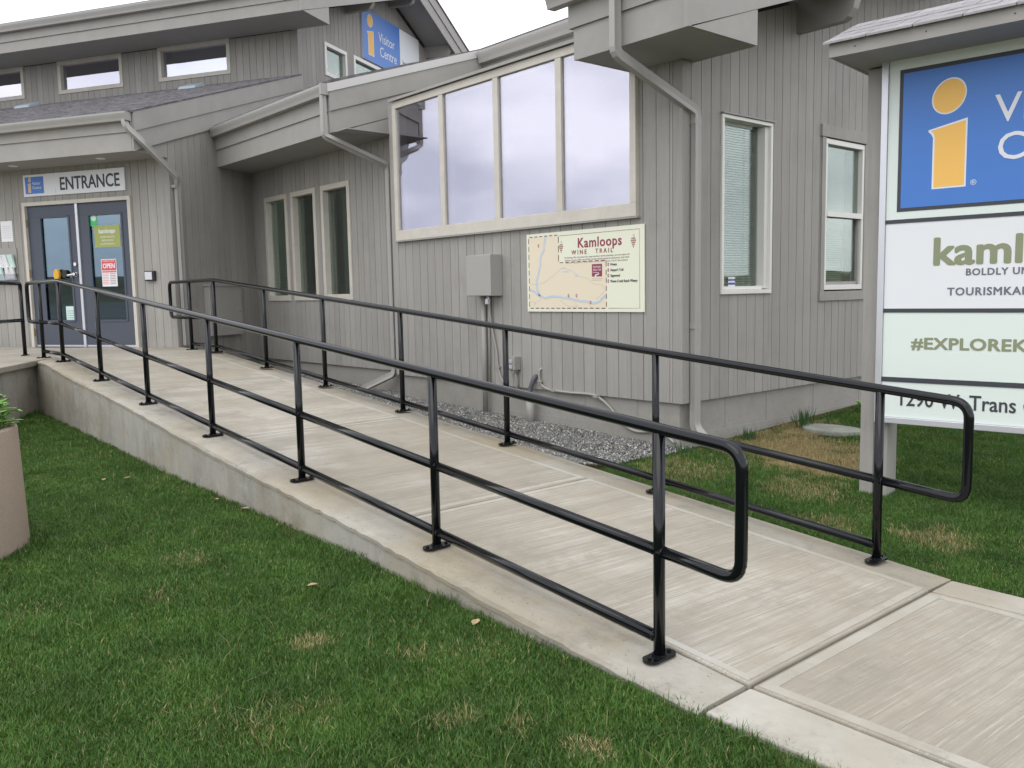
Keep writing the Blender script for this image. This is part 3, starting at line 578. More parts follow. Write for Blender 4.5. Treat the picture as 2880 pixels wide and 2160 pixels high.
MB().prism([FX.P(y, -.03, z) for y, z in ((5.66, 3.547), (7.9, 3.547), (7.9, zk(7.9) - .003))], FX.n * .026).obj('rake_return', M_TRIM, bld)
box('soffit', M_SOF, bld, ID, -13.9, -9.58, 5.649, 6.40, 3.5485, 3.56)
# entrance shed roof
FG = Fr(PC - SB * .70, EB, NB); zs_ = lambda s: 3.54 + .335 * (s + .70)
box('fascia_board', M_TRIM, bld, FG, -7.5, -.002, -.03, 0, 3.54, 3.79); box('fascia_board', M_TRIM, bld, FG, -7.5, .018, -.03, .02, 3.792, 3.99)
gutter(FG, -7.5, .03, .021, 3.93, h=.115, w=.12)
slope_board(FS, -.70, 3.60, .004, .034, zs_, 0, .258).obj('rake_board', M_TRIM, bld); slope_board(FS, -.70, 3.60, .004, .056, zs_, .26, .515).obj('rake_board', M_TRIM, bld)
MB().prism([FS.P(s_, -.03, z) for s_, z in ((-.66, 3.542), (0, 3.542), (0, zs_(0)), )], EB * .026).obj('rake_return', M_TRIM, bld)
box('soffit', M_SOF, bld, FD, -7.5, -.03, -.02, .671, 3.543, 3.556)
for u in (-.88, -2.54):
    p = FD.P(u, .36, 3.536); MB().lathe([(0, 3.534), (.055, 3.534), (.07, 3.542)], p.x, p.y, 18).obj('soffit_light', M_PAPER, bld)
zrt = lambda s: 4.055 + .335 * (s + .70)
ro = MB().trap(FS, -.74, 3.55, -9.5, .06, zrt(-.74), zrt(3.55), zrt(-.74) + .02, zrt(3.55) + .02).obj('roof', M_SHIN, bld)
mb = MB(); s_ = -.77; row = 0
sl = .335
while s_ < 3.5:
    u = -9.0 + (row % 3) * .11
    while u < .04:
        wd = random.choice((.14, .19, .24, .30)); ue = min(u + wd, .075); t_ = random.uniform(.004, .013); z0 = zrt(s_) + .021
        mb.hexa([FS.P(a_, b_, c_) for a_, b_, c_ in ((s_, u, z0), (s_, ue - .006, z0), (s_ + .15, ue - .006, z0 + .15 * sl), (s_ + .15, u, z0 + .15 * sl), (s_, u, z0 + t_), (s_, ue - .006, z0 + t_), (s_ + .15, ue - .006, z0 + .15 * sl + .001), (s_ + .15, u, z0 + .15 * sl + .001))]); u += wd
    s_ += .135; row += 1
mb.obj('shingle', M_SHIN, ro, kind='stuff')
for u in (-6.15, -2.14):
    pass
# upper roof of the entrance block
FU = Fr(PC + SB * 2.66, EB, NB); zu = lambda s: 6.28 + .345 * (s - 2.66)
box('fascia_board', M_TRIM, bld, FU, -9.8, .65, -.03, 0, 6.28, 6.47); box('fascia_board', M_TRIM, bld, FU, -9.8, .67, -.03, .02, 6.472, 6.68)
gutter(FU, -9.8, .68, .021, 6.63, h=.13, w=.12)
FV = Fr(PC + EB * .68, SB, EB); zu2 = lambda s: zu(7.3) - .345 * (s - 7.3)
slope_board(FV, 2.63, 7.3, -.03, 0, zu, 0, .26).obj('rake_board', M_TRIM, bld); slope_board(FV, 2.62, 7.3, -.03, .022, zu, .262, .50).obj('rake_board', M_TRIM, bld)
slope_board(FV, 7.3, 12.2, -.03, 0, zu2, 0, .26).obj('rake_board', M_TRIM, bld); slope_board(FV, 7.3, 12.2, -.03, .022, zu2, .262, .50).obj('rake_board', M_TRIM, bld)
MB().prism([FV.P(s_, -.03, z) for s_, z in ((2.69, 6.282), (3.53, 6.282), (3.53, zu(3.53) - .003))], EB * .026).obj('rake_return', M_TRIM, bld)
box('soffit', M_SOF, bld, FCL, -9.8, .64, .003, .87, 6.285, 6.30)
slope_board(FV, 3.5, 7.3, -.68, -.035, zu, .11, .13).obj('soffit', M_SOF, bld); slope_board(FV, 7.3, 12.2, -.68, -.035, zu2, .11, .13).obj('soffit', M_SOF, bld)
box('soffit_end', M_TRIM, bld, FS, 3.535, 3.55, .001, .65, 6.30, 6.68)
for s_, z in ((5.35, zu(5.35)), (7.26, zu(7.26)), (9.15, zu2(9.15))): purlin(PC + SB * s_, EB, SB, z - .14, .62, h=.26)
mb = MB(); mb.trap(FV, 2.55, 7.3, -11, .04, zu(2.55) + .50, zu(7.3) + .5, zu(2.55) + .54, zu(7.3) + .54); mb.obj('roof', M_SHIN, bld)
mb = MB(); mb.trap(FV, 7.3, 12.25, -11, .04, zu2(7.3) + .50, zu2(12.25) + .5, zu2(7.3) + .54, zu2(12.25) + .54); mb.obj('roof', M_SHIN, bld)

# roof vents on the entrance roof
for u in (-6.15, -2.14):
    v = thing('roof_vent', 'pale blue roof vent on the entrance shingles, ' + ('left one' if u < -4 else 'right one, under the right clerestory window'), 'vent', 'roof vents')
    z = zrt(3.35) + .03; mb = MB(); mb.hexa([FCL.P(*q) for q in ((u - .25, .14, z - .04), (u + .25, .14, z - .04), (u + .22, .45, z - .14), (u - .22, .45, z - .14), (u - .2, .16, z + .07), (u + .2, .16, z + .07), (u + .18, .40, z - .03), (u - .18, .40, z - .03))])
    mb.obj('vent_cap', flat('pale_blue_metal', (.38, .45, .50)), v, bevel=.01); box('flange', M_GUT, v, FCL, u - .3, u + .3, .1, .12, z - .06, z - .03)

# downspouts
RECT = lambda a_, b_: [(-a_ / 2, -b_ / 2), (0, -b_ / 2 + .006), (a_ / 2, -b_ / 2), (a_ / 2 - .004, 0), (a_ / 2, b_ / 2), (0, b_ / 2 - .006), (-a_ / 2, b_ / 2), (-a_ / 2 + .004, 0)]
def downspout(label, pts, ref, straps, fr, w_=.085, d_=.062):
    t = thing('downspout', label, 'downspout', 'downspouts on the building'); MB().sweep(smooth_path(pts, .05, 3), RECT(w_, d_), ref).obj('pipe', M_GUT, t, bevel=.004)
    for (u, z) in straps:
        mb = MB(); mb.box(fr, u - w_ / 2 - .028, u + w_ / 2 + .028, -.002, .003, z - .022, z + .022); mb.box(fr, u - w_ / 2 - .006, u + w_ / 2 + .006, .003, d_ + .012, z - .022, z + .022); mb.obj('strap', M_GUT, t)
    return t
downspout('downspout at the building corner, ending above the grass', [(-4.97, 5.455, 3.97), (-4.97, 5.455, 3.43), (-4.905, 6.43, 3.07), (-4.905, 6.43, .24), (-4.80, 6.46, .12)], (1, 0, 0), [(6.43, 2.98), (6.43, 1.17)], FC)
ds = downspout('downspout left of the bay window, kicking out onto the gravel', [(-9.93, 5.53, 3.99), (-9.93, 5.53, 3.50), (-9.74, 6.335, 3.17), (-9.74, 6.335, .47), (-10.28, 6.10, .22)], (0, 1, 0), [(-9.74, 3.05), (-9.74, .95)], FRc, .08, .058)
downspout('downspout at the corner right of the entrance doors', [FS.P(-.79, -.02, 3.94), FS.P(-.79, .01, 3.84), FS.P(-.60, .105, 3.66), FS.P(.05, .10, 3.27), FS.P(.11, .045, 3.15), FS.P(.11, .045, .82)], EB, [(.08, 3.14)], FS, .08, .058)

# ------------------------------------------------------------------ roadside sign
TH = math.radians(7); SE = V((math.cos(TH), math.sin(TH), 0)); SN = V((math.sin(TH), -math.cos(TH), 0)); SO = V((-3.2, 6.2, 0)); FP = Fr(SO, SE, SN); FSg = Fr(SO + SN * .08, SE, SN)
sg = thing('roadside_sign', 'tall roofed visitor centre sign on two grey posts, right of the ramp', 'sign')
SW = 2.14
for u in (0, 2.06):
    mb = MB(); mb.box(FP, u, u + .098, -.2, -.0, -.15, 3.05); mb.box(FP, u + .102, u + .2, -.2, -.001, -.15, 3.05); mb.box(FP, u + .006, u + .194, -.19, -.008, -.15, 3.05); mb.obj('post', M_SID, sg, bevel=.003)
box('cabinet', M_ALU, sg, FSg, .135, SW - .002, -.19, -.012, .515, 3.105)
mb = MB(); mb.box(FSg, .13, .175, -.03, .012, .51, 3.11); mb.box(FSg, SW - .045, SW, -.03, .012, .51, 3.11); mb.box(FSg, .175, SW - .045, -.03, .012, .51, .555); mb.box(FSg, .175, SW - .045, -.03, .012, 3.07, 3.11); mb.obj('frame', M_ALU, sg, bevel=.004)
L0, L1 = .177, SW - .047
for z0, z1, m in ((1.943, 3.068, M_MINT), (1.338, 1.938, M_WHITE), (.846, 1.31, M_MINT), (.557, .812, M_MINT)): box('sign_panel', m, sg, FSg, L0, L1, -.011, -.004, z0, z1)
for z0, z1 in ((1.938, 1.965), (1.31, 1.338), (.812, .846)): box('divider', M_INK, sg, FSg, L0, L1, -.010, .001, z0, z1)
box('logo_border', M_INK, sg, FSg, .25, SW - .12, -.003, -.001, 2.018, 2.99); box('logo_field', M_BLUE, sg, FSg, .275, SW - .145, -.001, .001, 2.042, 2.962)
def info_i(fr, par, ox, oz, k, d, stretch=1.0):    # the lower-case i: tilted oval dot over a flag-topped stem
    ot = ellipse(ox + .125 * k, oz + .61 * k, .108 * k * stretch, .118 * k, 40, .0); it = ellipse(ox + .125 * k, oz + .61 * k, .099 * k * stretch, .109 * k, 40, .0)
    sk = lambda P_: [(a_ + (b_ - (oz + .61 * k)) * .12, b_) for a_, b_ in P_]
    flatpoly(fr, sk(ot), d, d + .001).obj('emblem', M_WHITE, par); flatpoly(fr, sk(it), d + .001, d + .002).obj('emblem', M_ORG, par)
    st = [(.245, .452), (.0, .40), (.0, .388), (.018, .37), (.03, .345), (.03, 0), (.245, 0)]
    stm = [(.234, .437), (.018, .394), (.034, .374), (.042, .348), (.042, .012), (.234, .012)]
    flatpoly(fr, [(ox + a_ * k * stretch, oz + b_ * k) for a_, b_ in st], d, d + .001).obj('emblem', M_WHITE, par)
    flatpoly(fr, [(ox + a_ * k * stretch, oz + b_ * k) for a_, b_ in stm], d + .001, d + .002).obj('emblem', M_ORG, par)
info_i(FSg, sg, .448, 2.155, 1.0, .001)
text('®', FSg, .722, 2.16, .05, M_WHITE, sg)
text('Visitor', FSg, .855, 2.55, .255, M_WHITE, sg, bold=.004); text('Centre', FSg, .87, 2.305, .25, M_WHITE, sg, bold=.004)
text('kamloops', FSg, .493, 1.64, .262, M_OLIVE, sg, d=-.003, bold=.027, space=1.02, xs=1.12)
text('BOLDLY UNSCRIPTED', FSg, .71, 1.562, .064, M_SLATE, sg, d=-.003, bold=.022, space=1.12); text('TOURISMKAMLOOPS.COM', FSg, .60, 1.428, .074, M_SLATE, sg, d=-.003, bold=.022, space=1.12)
text('#EXPLOREKAMLOOPS', FSg, .375, 1.055, .112, M_OLIVE, sg, d=-.003, bold=.028, space=1.05, xs=1.15); text('1290 W. Trans Canada Hwy', FSg, .285, .645, .145, M_INK, sg, d=-.003, bold=.012, xs=.86)
RU0, RU1 = -.075, SW + .08 + .06
mb = MB(); mb.box(FP, RU0, RU1, .50, .52, 3.055, 3.145); mb.box(FP, RU0, RU1, -.74, -.72, 3.055, 3.145)
for u in (RU0, RU1 - .02): mb.prism([FP.P(u, d, z) for d, z in ((.50, 3.057), (-.72, 3.057), (-.72, 3.145), (-.10, 3.405), (.50, 3.145))], SE * .02)
mb.obj('fascia_board', M_TRIM, sg); box('soffit', M_SOF, sg, FP, RU0 + .02, RU1 - .02, -.72, .50, 3.06, 3.075)
sr = MB().prism([FP.P(RU0 + .01, d, z) for d, z in ((.53, 3.146), (-.10, 3.41), (-.75, 3.146))], SE * (RU1 - RU0 - .02)).obj('roof', M_SHIN2, sg)
SHS = {}
for row in range(4):
    u = RU0 - .03 - (row % 2) * .13; d0 = .56 - row * .145; z0 = 3.143 + row * .145 * .415
    while u < RU1 - .02:
        ua, ub = max(RU0 - .03, u), min(RU1 + .03, u + .285); j = random.uniform(-.012, .006)
        if ub - ua > .04:
            mb = MB(); mb.hexa([FP.P(a_, b_, c_) for a_, b_, c_ in ((ua, d0 + j, z0 - .004), (ub, d0 + j, z0 - .004), (ub, d0 - .20, z0 + .083), (ua, d0 - .20, z0 + .083), (ua, d0 + j, z0 + .010), (ub, d0 + j, z0 + .010), (ub, d0 - .20, z0 + .087), (ua, d0 - .20, z0 + .087))]); mb.obj('shingle', M_SHIN2, sr)
        u += .293
for q in (.10, .55, 1.05, 1.6): disc(FP, q, 3.10, .005, .52, .523, M_INK, 'nail', sg, 8)

# ------------------------------------------------------------------ wine trail map board
MU0, MU1, MZ0, MZ1 = -6.985, -5.352, 1.30, 2.115
ms = thing('map_sign', 'cream wine trail map board screwed below the bay window', 'sign')
box('board', M_CREAM, ms, FA, MU0, MU1, .006, .018, MZ0, MZ1, bevel=.002)
Wm, Hm = MU1 - MU0, MZ1 - MZ0
X = lambda q: MU0 + (q - 127) / (1968 - 127) * Wm      # horizontal fractions of the board
Yv = lambda q: MZ1 - q * Hm
mu = lambda a_, b_: (MU0 + a_ * Wm, MZ1 - b_ * Hm)
sand = [mu(*q) for q in ((.022, .04), (.30, .04), (.30, .385), (.705, .385), (.705, .955), (.022, .955))]
flatpoly(FA, sand, .0182, .0190).obj('map_panel', M_SAND, ms)
def rl(pts, w_, m, d=.0192, nm='map_line'):
    pp = [mu(*p) for p in pts]; strip(FA, pp, w_, d, d + .0006).obj(nm, m, ms)
def rough(pts, n=5, j=.006):
    out = []
    for a_, b_ in zip(pts, pts[1:]):
        for k in range(n): t_ = k / n; out.append((a_[0] + (b_[0] - a_[0]) * t_ + random.uniform(-j, j) * (k > 0), a_[1] + (b_[1] - a_[1]) * t_ + random.uniform(-j, j) * (k > 0)))
    return out + [pts[-1]]
north = rough([(.175, .04), (.165, .2), (.13, .3), (.125, .42), (.09, .6), (.095, .72), (.12, .8)], 4, .004); south = rough([(.022, .71), (.06, .73), (.12, .79), (.17, .82), (.26, .80), (.36, .82), (.45, .85), (.52, .865), (.60, .89), (.65, .87), (.705, .79)], 4, .005)
rl(north, .020, M_RIV); rl(south, .018, M_RIV); rl([(a_ + .012, b_ - .004) for a_, b_ in north], .003, M_ROAD, .0196); rl([(a_, b_ + .018) for a_, b_ in south], .003, M_ROAD, .0196)
for pts in ([(.022, .64), (.12, .65), (.19, .6), (.26, .52), (.31, .48), (.34, .5), (.40, .52)][:3] + [(.26, .53), (.33, .45), (.40, .48), (.47, .56), (.55, .59), (.60, .66), (.68, .68), (.69, .76), (.62, .84)], [(.31, .86), (.36, .92), (.42, .93), (.52, .95)], [(.14, .83), (.09, .88), (.06, .92)], [(.44, .88), (.46, .93)], [(.56, .88), (.57, .92), (.60, .955)], [(.022, .86), (.05, .87), (.08, .9)]): rl(rough(pts, 4, .005), .0032, M_ROAD, .0193)
for cx_, cz_, a_, b_ in ((.36, .50, .035, .006), (.345, .455, .02, .005), (.455, .555, .012, .008)): flatpoly(FA, ellipse(*mu(cx_, cz_), a_ * Wm, b_ * Hm * 1.6, 16), .0192, .0198).obj('map_lake', M_RIV, ms)
dashes(FA, [mu(*q) for q in ((.022, .04), (.30, .04), (.30, .385), (.705, .385), (.705, .955), (.022, .955), (.022, .04))], .052, .030, .0085, .0192, .0204).obj('dashed_border', M_BRN, ms)
rl([(.31, .052), (.965, .052), (.965, .955), (.72, .955)], .0045, M_MAR, .0185, 'border_line')
text('Kamloops', FA, X(985) , Yv(.215), .135, M_MAR, ms, d=.0184, bold=.018, xs=1.0, space=1.1); text('WINE   TRAIL', FA, X(893), Yv(.295), .062, M_MAR, ms, d=.0184, space=1.55, bold=.01)
for k, s_ in enumerate(('The Kamloops Wine Trail connects four unique and diverse wineries pioneering a new wine region in the', 'Kamloops, Thompson Valley area of British Columbia. Nestled amongst the natural beauty of the North', 'and South Thompson Rivers, we invite you to tour the trail and discover a new BC wine adventure')): text(s_, FA, (X(690) + X(1850)) / 2 , Yv(.345 - .006 + k * .032 - (.0)) , .0245, M_INK2, ms, d=.0184, align='CENTER', xs=.84, name='small_print')
for k, s_ in enumerate(('Privato', "Harper's Trail", 'Sagewood', 'Monte Creek Ranch Winery')):
    zz = Yv(.452 + k * .066); text(s_, FA, X(1488), zz, .036, M_INK, ms, d=.0184, xs=.82, bold=.01)
    flatpoly(FA, ellipse(X(1455), zz + .013, .011, .018, 14), .0183, .0188).obj('pin', M_MAR, ms); flatpoly(FA, ellipse(X(1455), zz + .013, .004, .009, 10), .0189, .0192).obj('pin_centre', M_WHITE, ms)
for a_, b_ in ((.385, .80), (.455, .80), (.575, .885), (.115, .155)):
    cx_, cz_ = mu(a_, b_); flatpoly(FA, ellipse(cx_, cz_, .011, .018, 14), .020, .0206).obj('pin', M_MAR, ms); flatpoly(FA, ellipse(cx_, cz_, .0045, .010, 10), .0207, .021).obj('pin_centre', M_SAND, ms)
def grapes(cx_, cz_, k):
    mb = MB()
    for r_, n_ in enumerate((3, 4, 3, 2, 1)):
        for i in range(n_): mb.prism([FA.P(a_, .0184, b_) for a_, b_ in ellipse(cx_ + (i - (n_ - 1) / 2) * .017 * k, cz_ - r_ * .019 * k, .0065 * k, .0085 * k, 10)], FA.n * .0008)
    mb.obj('grape_emblem', M_MAR, ms); strip(FA, [(cx_ + .012 * k * math.cos(t_) + .002, cz_ + .026 * k + .012 * k * math.sin(t_)) for t_ in np.linspace(-2.4, 2.6, 12)], .003, .0184, .019).obj('grape_emblem', M_MAR, ms)
grapes(X(722), Yv(.165), .95); grapes(X(1818), Yv(.155), 1.0)
lx0, lz1 = mu(.588, .425); lx1, lz0 = mu(.672, .575); box('logo_patch', M_MAR, ms, FA, lx0, lx1, .0192, .020, lz0, lz1)
text('Kamloops', FA, (lx0 + lx1) / 2, lz1 - .035, .030, M_WHITE, ms, d=.0202, align='CENTER', xs=.85, shear=.2); text('Wine Trail', FA, (lx0 + lx1) / 2, lz1 - .065, .028, M_WHITE, ms, d=.0202, align='CENTER', xs=.85, shear=.2)
strip(FA, [(lx0 + .01, lz1 - .078), (lx0 + .09, lz1 - .085), (lx0 + .10, lz1 - .095), (lx0 + .05, lz1 - .108), (lx0 + .05, lz0)], [.003, .005, .008, .014, .03], .0201, .0206).obj('logo_patch_road', M_WHITE, ms)
for k in (.02, .035): box('map_line', M_MAR, ms, FA, lx0, lx1, .0192, .0198, lz0 - k - .002, lz0 - k)
for a_, b_ in ((.015, .02), (.99, .02), (.015, .98), (.99, .98), (.5, .02), (.33, .98), (.66, .98)): disc(FA, *mu(a_, b_), .006, .018, .0215, M_PAPER, 'screw', ms, 10)

# ------------------------------------------------------------------ entrance sign, gable sign
es = thing('entrance_sign', 'long white ENTRANCE sign above the double doors', 'sign'); box('board', M_WHITE, es, FD, -2.74, -.78, .004, .03, 3.125, 3.455, bevel=.003)
box('logo_field', M_BLUE, es, FD, -2.70, -2.33, .0302, .0315, 3.165, 3.42); info_i(FD, es, -2.645, 3.185, .32, .0316, .72)
text('Visitor', FD, -2.555, 3.30, .062, M_WHITE, es, d=.033); text('Centre', FD, -2.555, 3.235, .062, M_WHITE, es, d=.033)
box('seam', M_INK2, es, FD, -2.10, -2.096, .0302, .0308, 3.14, 3.23)
text('ENTRANCE', FD, -2.02, 3.195, .27, M_INK, es, d=.031, bold=.017, xs=.83)
gs = thing('gable_sign', 'blue and white visitor centre sign high on the gable wall', 'sign'); S0, S1, SM = 5.92, 8.63, 7.63
box('board', M_WHITE, gs, FS, S0, S1, .004, .035, 6.36, 7.39); box('logo_field', M_BLUE, gs, FS, S0, SM, .0352, .037, 6.36, 7.39); info_i(FS, gs, 6.12, 6.48, 1.15, .0371, 1.0)
text('Visitor', FS, 6.62, 6.86, .29, M_WHITE, gs, d=.038, xs=.95); text('Centre', FS, 6.66, 6.57, .29, M_WHITE, gs, d=.038, xs=.95)
text('kamloops', FS, 7.75, 6.62, .19, M_OLIVE, gs, d=.036, bold=.02, xs=.8); text('BOLDLY UNSCRIPTED', FS, 7.82, 6.53, .05, M_SLATE, gs, d=.036)

# ------------------------------------------------------------------ notices and fittings by the door
def poster(nm, lab, u0, u1, z0, z1, m, d=-.0335, fr=FD, cat='notice'):
    t = thing(nm, lab, cat); box('sheet', m, t, fr, u0, u1, d, d + .0012, z0, z1); return t
t = poster('poster', 'olive green poster on the right entrance door glass', -1.47, -.985, 2.31, 2.635, M_LIME)
text('kamloops', FD, -1.23, 2.52, .095, M_WHITE, t, d=-.032, align='CENTER', bold=.02, xs=.85)
for k, s_ in enumerate(('TOURISM KAMLOOPS', 'VISITOR CENTRE', 'tourismkamloops.com')): text(s_, FD, -1.23, 2.45 - k * .05, .034, M_WHITE, t, d=-.032, align='CENTER', xs=.85)
t = poster('open_notice', 'red and white OPEN notice with hours on the right door', -1.38, -1.09, 1.72, 2.13, M_PAPER)
box('red_panel', M_RED, t, FD, -1.37, -1.10, -.0322, -.0316, 1.96, 2.12); text('COME IN WE\'RE', FD, -1.235, 2.09, .03, M_WHITE, t, d=-.0315, align='CENTER'); text('OPEN', FD, -1.235, 1.995, .10, M_WHITE, t, d=-.0315, align='CENTER', bold=.03, xs=.9)
box('red_line', M_RED, t, FD, -1.37, -1.10, -.0322, -.0316, 1.93, 1.95)
for k in range(7): box('hours_line', M_RED, t, FD, -1.365, -1.25, -.0322, -.0316, 1.905 - k * .025, 1.912 - k * .025); box('hours_line', M_INK2, t, FD, -1.225, -1.115, -.0322, -.0316, 1.904 - k * .025, 1.915 - k * .025)
t = poster('sticker', 'green and white sticker at the top corner of the right door', -1.535, -1.41, 2.63, 2.80, M_GRN); flatpoly(FD, ellipse(-1.47, 2.75, .05, .045, 16), -.0322, -.0316).obj('emblem', M_PALEG, t)
t = poster('card', 'pale green card low on the left door glass', -2.13, -1.945, 1.205, 1.43, M_PALEG)
for k in range(4): box('print_line', M_SLATE, t, FD, -2.11, -1.965, -.0322, -.0316, 1.25 + k * .035, 1.257 + k * .035)
t = poster('security_sticker', 'small security sticker in the corner window beside the blind', 7.12, 7.235, 1.525, 1.615, M_PAPER, d=-.0945, fr=FC, cat='sticker')
box('navy_band', M_NAVY, t, FC, 7.123, 7.232, -.0932, -.0926, 1.54, 1.562); text('GRAYDON', FC, 7.178, 1.578, .028, M_NAVY, t, d=-.093, align='CENTER', bold=.03, xs=.85)
t = poster('paper_notice', 'sheet of white paper pinned left of the doors', -3.30, -3.06, 2.46, 2.78, M_PAPER, d=.004)
for k in range(7): box('print_line', M_INK2, t, FD, -3.27, -3.09, .0053, .0058, 2.52 + k * .03, 2.524 + k * .03)
t = thing('brochure_holder', 'wall rack stuffed with brochures left of the doors', 'brochure rack')
box('backboard', M_PVC, t, FD, -3.5, -3.0, .004, .016, 1.82, 2.36)
for k in range(8):
    u = -3.46 + (k % 4) * .115; z = 1.86 + (k // 4) * .19; mb = MB(); tl = random.uniform(-.05, .05)
    mb.hexa([FD.P(u + a_ + tl * (c_ > 0), b_, z + c_) for a_, b_, c_ in ((0, .03, 0), (.10, .03, 0), (.10, .05, 0), (0, .05, 0), (0, .05 , .21), (.10, .05, .21), (.10, .085, .2), (0, .085, .2))]); mb.obj('brochure', [M_PAPER, M_PALEG, M_WHITE][k % 3], t)
mb = MB(); mb.box(FD, -3.49, -3.0, .02, .095, 1.84, 1.95); mb.obj('pocket', glass('clear_acrylic', (.8, .8, .8), .1), t)
t = thing('sanitizer_bottle', 'yellow plastic dispenser on the left door glass beside its handle', 'dispenser')
MB().prism([FD.P(a_, -.012, b_) for a_, b_ in ellipse(-2.21, 1.92, .055, .085, 20)], NB * .05).obj('body', M_YEL, t, bevel=.01); MB().prism([FD.P(a_, -.03, b_) for a_, b_ in ellipse(-2.08, 1.925, .055, .065, 20)], NB * .04).obj('black_disc', M_BLACKP, t, bevel=.01)
t = thing('door_opener_button', 'square steel door opener button right of the doors', 'button'); box('housing', M_BLACKP, t, FD, -.51, -.33, .004, .05, 1.785, 1.93, bevel=.006); box('push_plate', M_ALU, t, FD, -.495, -.365, .0502, .06, 1.80, 1.915, bevel=.004)
t = thing('utility_cabinet', 'grey metal cabinet on the shaded side wall beside the doors', 'cabinet'); box('housing', M_GUT, t, FS, .62, 1.40, .004, .11, .93, 1.70, bevel=.004); box('lid', M_GUT, t, FS, .60, 1.42, .003, .13, 1.70, 1.725); disc(FS, 1.33, 1.3, .015, .11, .12, M_CHR, 'latch', t)

# ------------------------------------------------------------------ electrical fittings on the bay wall
t = thing('electrical_box', 'grey metal electrical box left of the map board', 'electrical box'); box('housing', M_GUT, t, FA, -7.83, -7.41, .004, .17, 1.475, 1.93, bevel=.004); box('door', M_GUT, t, FA, -7.835, -7.405, .1702, .178, 1.48, 1.925, bevel=.003)
mb = MB(); mb.box(FA, -7.57, -7.52, .10, .13, 1.385, 1.44); mb.obj('padlock', M_ALU, t); MB().tube([FA.P(-7.56, .115, 1.44), FA.P(-7.56, .115, 1.475), FA.P(-7.53, .115, 1.475), FA.P(-7.53, .115, 1.44)], .004, 6).obj('shackle', M_CHR, t)
t = thing('conduit', 'thick grey conduit running from electrical box down into the gravel', 'conduit', 'conduits under the electrical box'); MB().tube([FA.P(-7.715, .035, 1.474), FA.P(-7.72, .035, .05)], .03, 14).obj('pipe', M_PVC, t, smooth=True)
t = thing('conduit', 'thin grey conduit beside the thick one below the electrical box', 'conduit', 'conduits under the electrical box'); MB().tube([FA.P(-7.64, .02, 1.474), FA.P(-7.645, .02, .46)], .010, 8).obj('pipe', M_PVC, t, smooth=True)
t = thing('cable', 'flexible grey cable curving down from the padlocked electrical box', 'cable', 'cables on the bay wall'); MB().tube(catmull([FA.P(-7.62, .02, 1.474), FA.P(-7.60, .03, 1.2), FA.P(-7.52, .02, .85), FA.P(-7.50, .02, .68), FA.P(-7.42, .02, .52), FA.P(-7.30, .005, .44)]), .013, 8).obj('sleeve', M_PVC, t, smooth=True); box('clip', M_PVC, t, FA, -7.54, -7.47, .004, .03, .67, .69)
t = thing('outlet_box', 'small outdoor outlet box with two flip covers on bay wall', 'outlet'); box('housing', M_PVC, t, FA, -7.255, -7.13, .004, .095, .665, .81, bevel=.004)
for z in (.70, .757): box('flip_cover', flat('grey_plastic', (.42, .45, .46)), t, FA, -7.24, -7.165, .0952, .108, z - .022, z + .022, bevel=.005)
box('spout', M_PVC, t, FA, -7.22, -7.16, .02, .075, .635, .665)
t = thing('cable', 'short cable from the outlet box to the foundation', 'cable', 'cables on the bay wall'); MB().tube(catmull([FA.P(-7.19, .045, .65), FA.P(-7.17, .03, .55), FA.P(-7.18, .02, .47), FA.P(-7.24, -.01, .40)]), .016, 8).obj('sleeve', M_PVC, t, smooth=True)
t = thing('vent_pipe', 'stub of grey pipe with dark rubber cable rising from gravel', 'pipe'); MB().tube([FA.P(-6.92, .06, .02), FA.P(-6.92, .06, .40)], .048, 16).obj('stub', M_PVC, t, smooth=True)
MB().tube(catmull([FA.P(-6.93, .06, .38), FA.P(-6.925, .055, .46), FA.P(-6.90, .045, .54), FA.P(-6.885, .02, .60), FA.P(-6.885, -.03, .605)]), .026, 10).obj('rubber_cable', M_RUBBER, t, smooth=True); MB().tube([FA.P(-6.92, .06, .395), FA.P(-6.92, .06, .42)], .036, 12).obj('clamp', M_CHR, t)
t = thing('cable', 'long grey cable drooping along the foundation to the corner', 'cable', 'cables on the bay wall'); MB().tube(catmull([FA.P(-6.80, -.01, .70), FA.P(-6.815, .02, .66), FA.P(-6.80, .015, .54), FA.P(-6.72, .015, .49), FA.P(-6.60, .012, .475), FA.P(-6.35, .012, .47), FA.P(-6.12, .010, .475), FA.P(-5.98, .0, .455), FA.P(-5.82, -.01, .36), FA.P(-5.70, -.015, .24), FA.P(-5.5, -.015, .16), FA.P(-5.2, -.015, .18), FA.P(-5.02, -.01, .10)]), .0135, 8).obj('sleeve', M_PVC, t, smooth=True)
for u, z in ((-6.805, .56), (-6.60, .475), (-5.99, .46)): box('clip', M_PVC, t, FA, u - .03, u + .03, -.01, .032, z - .012, z + .012)

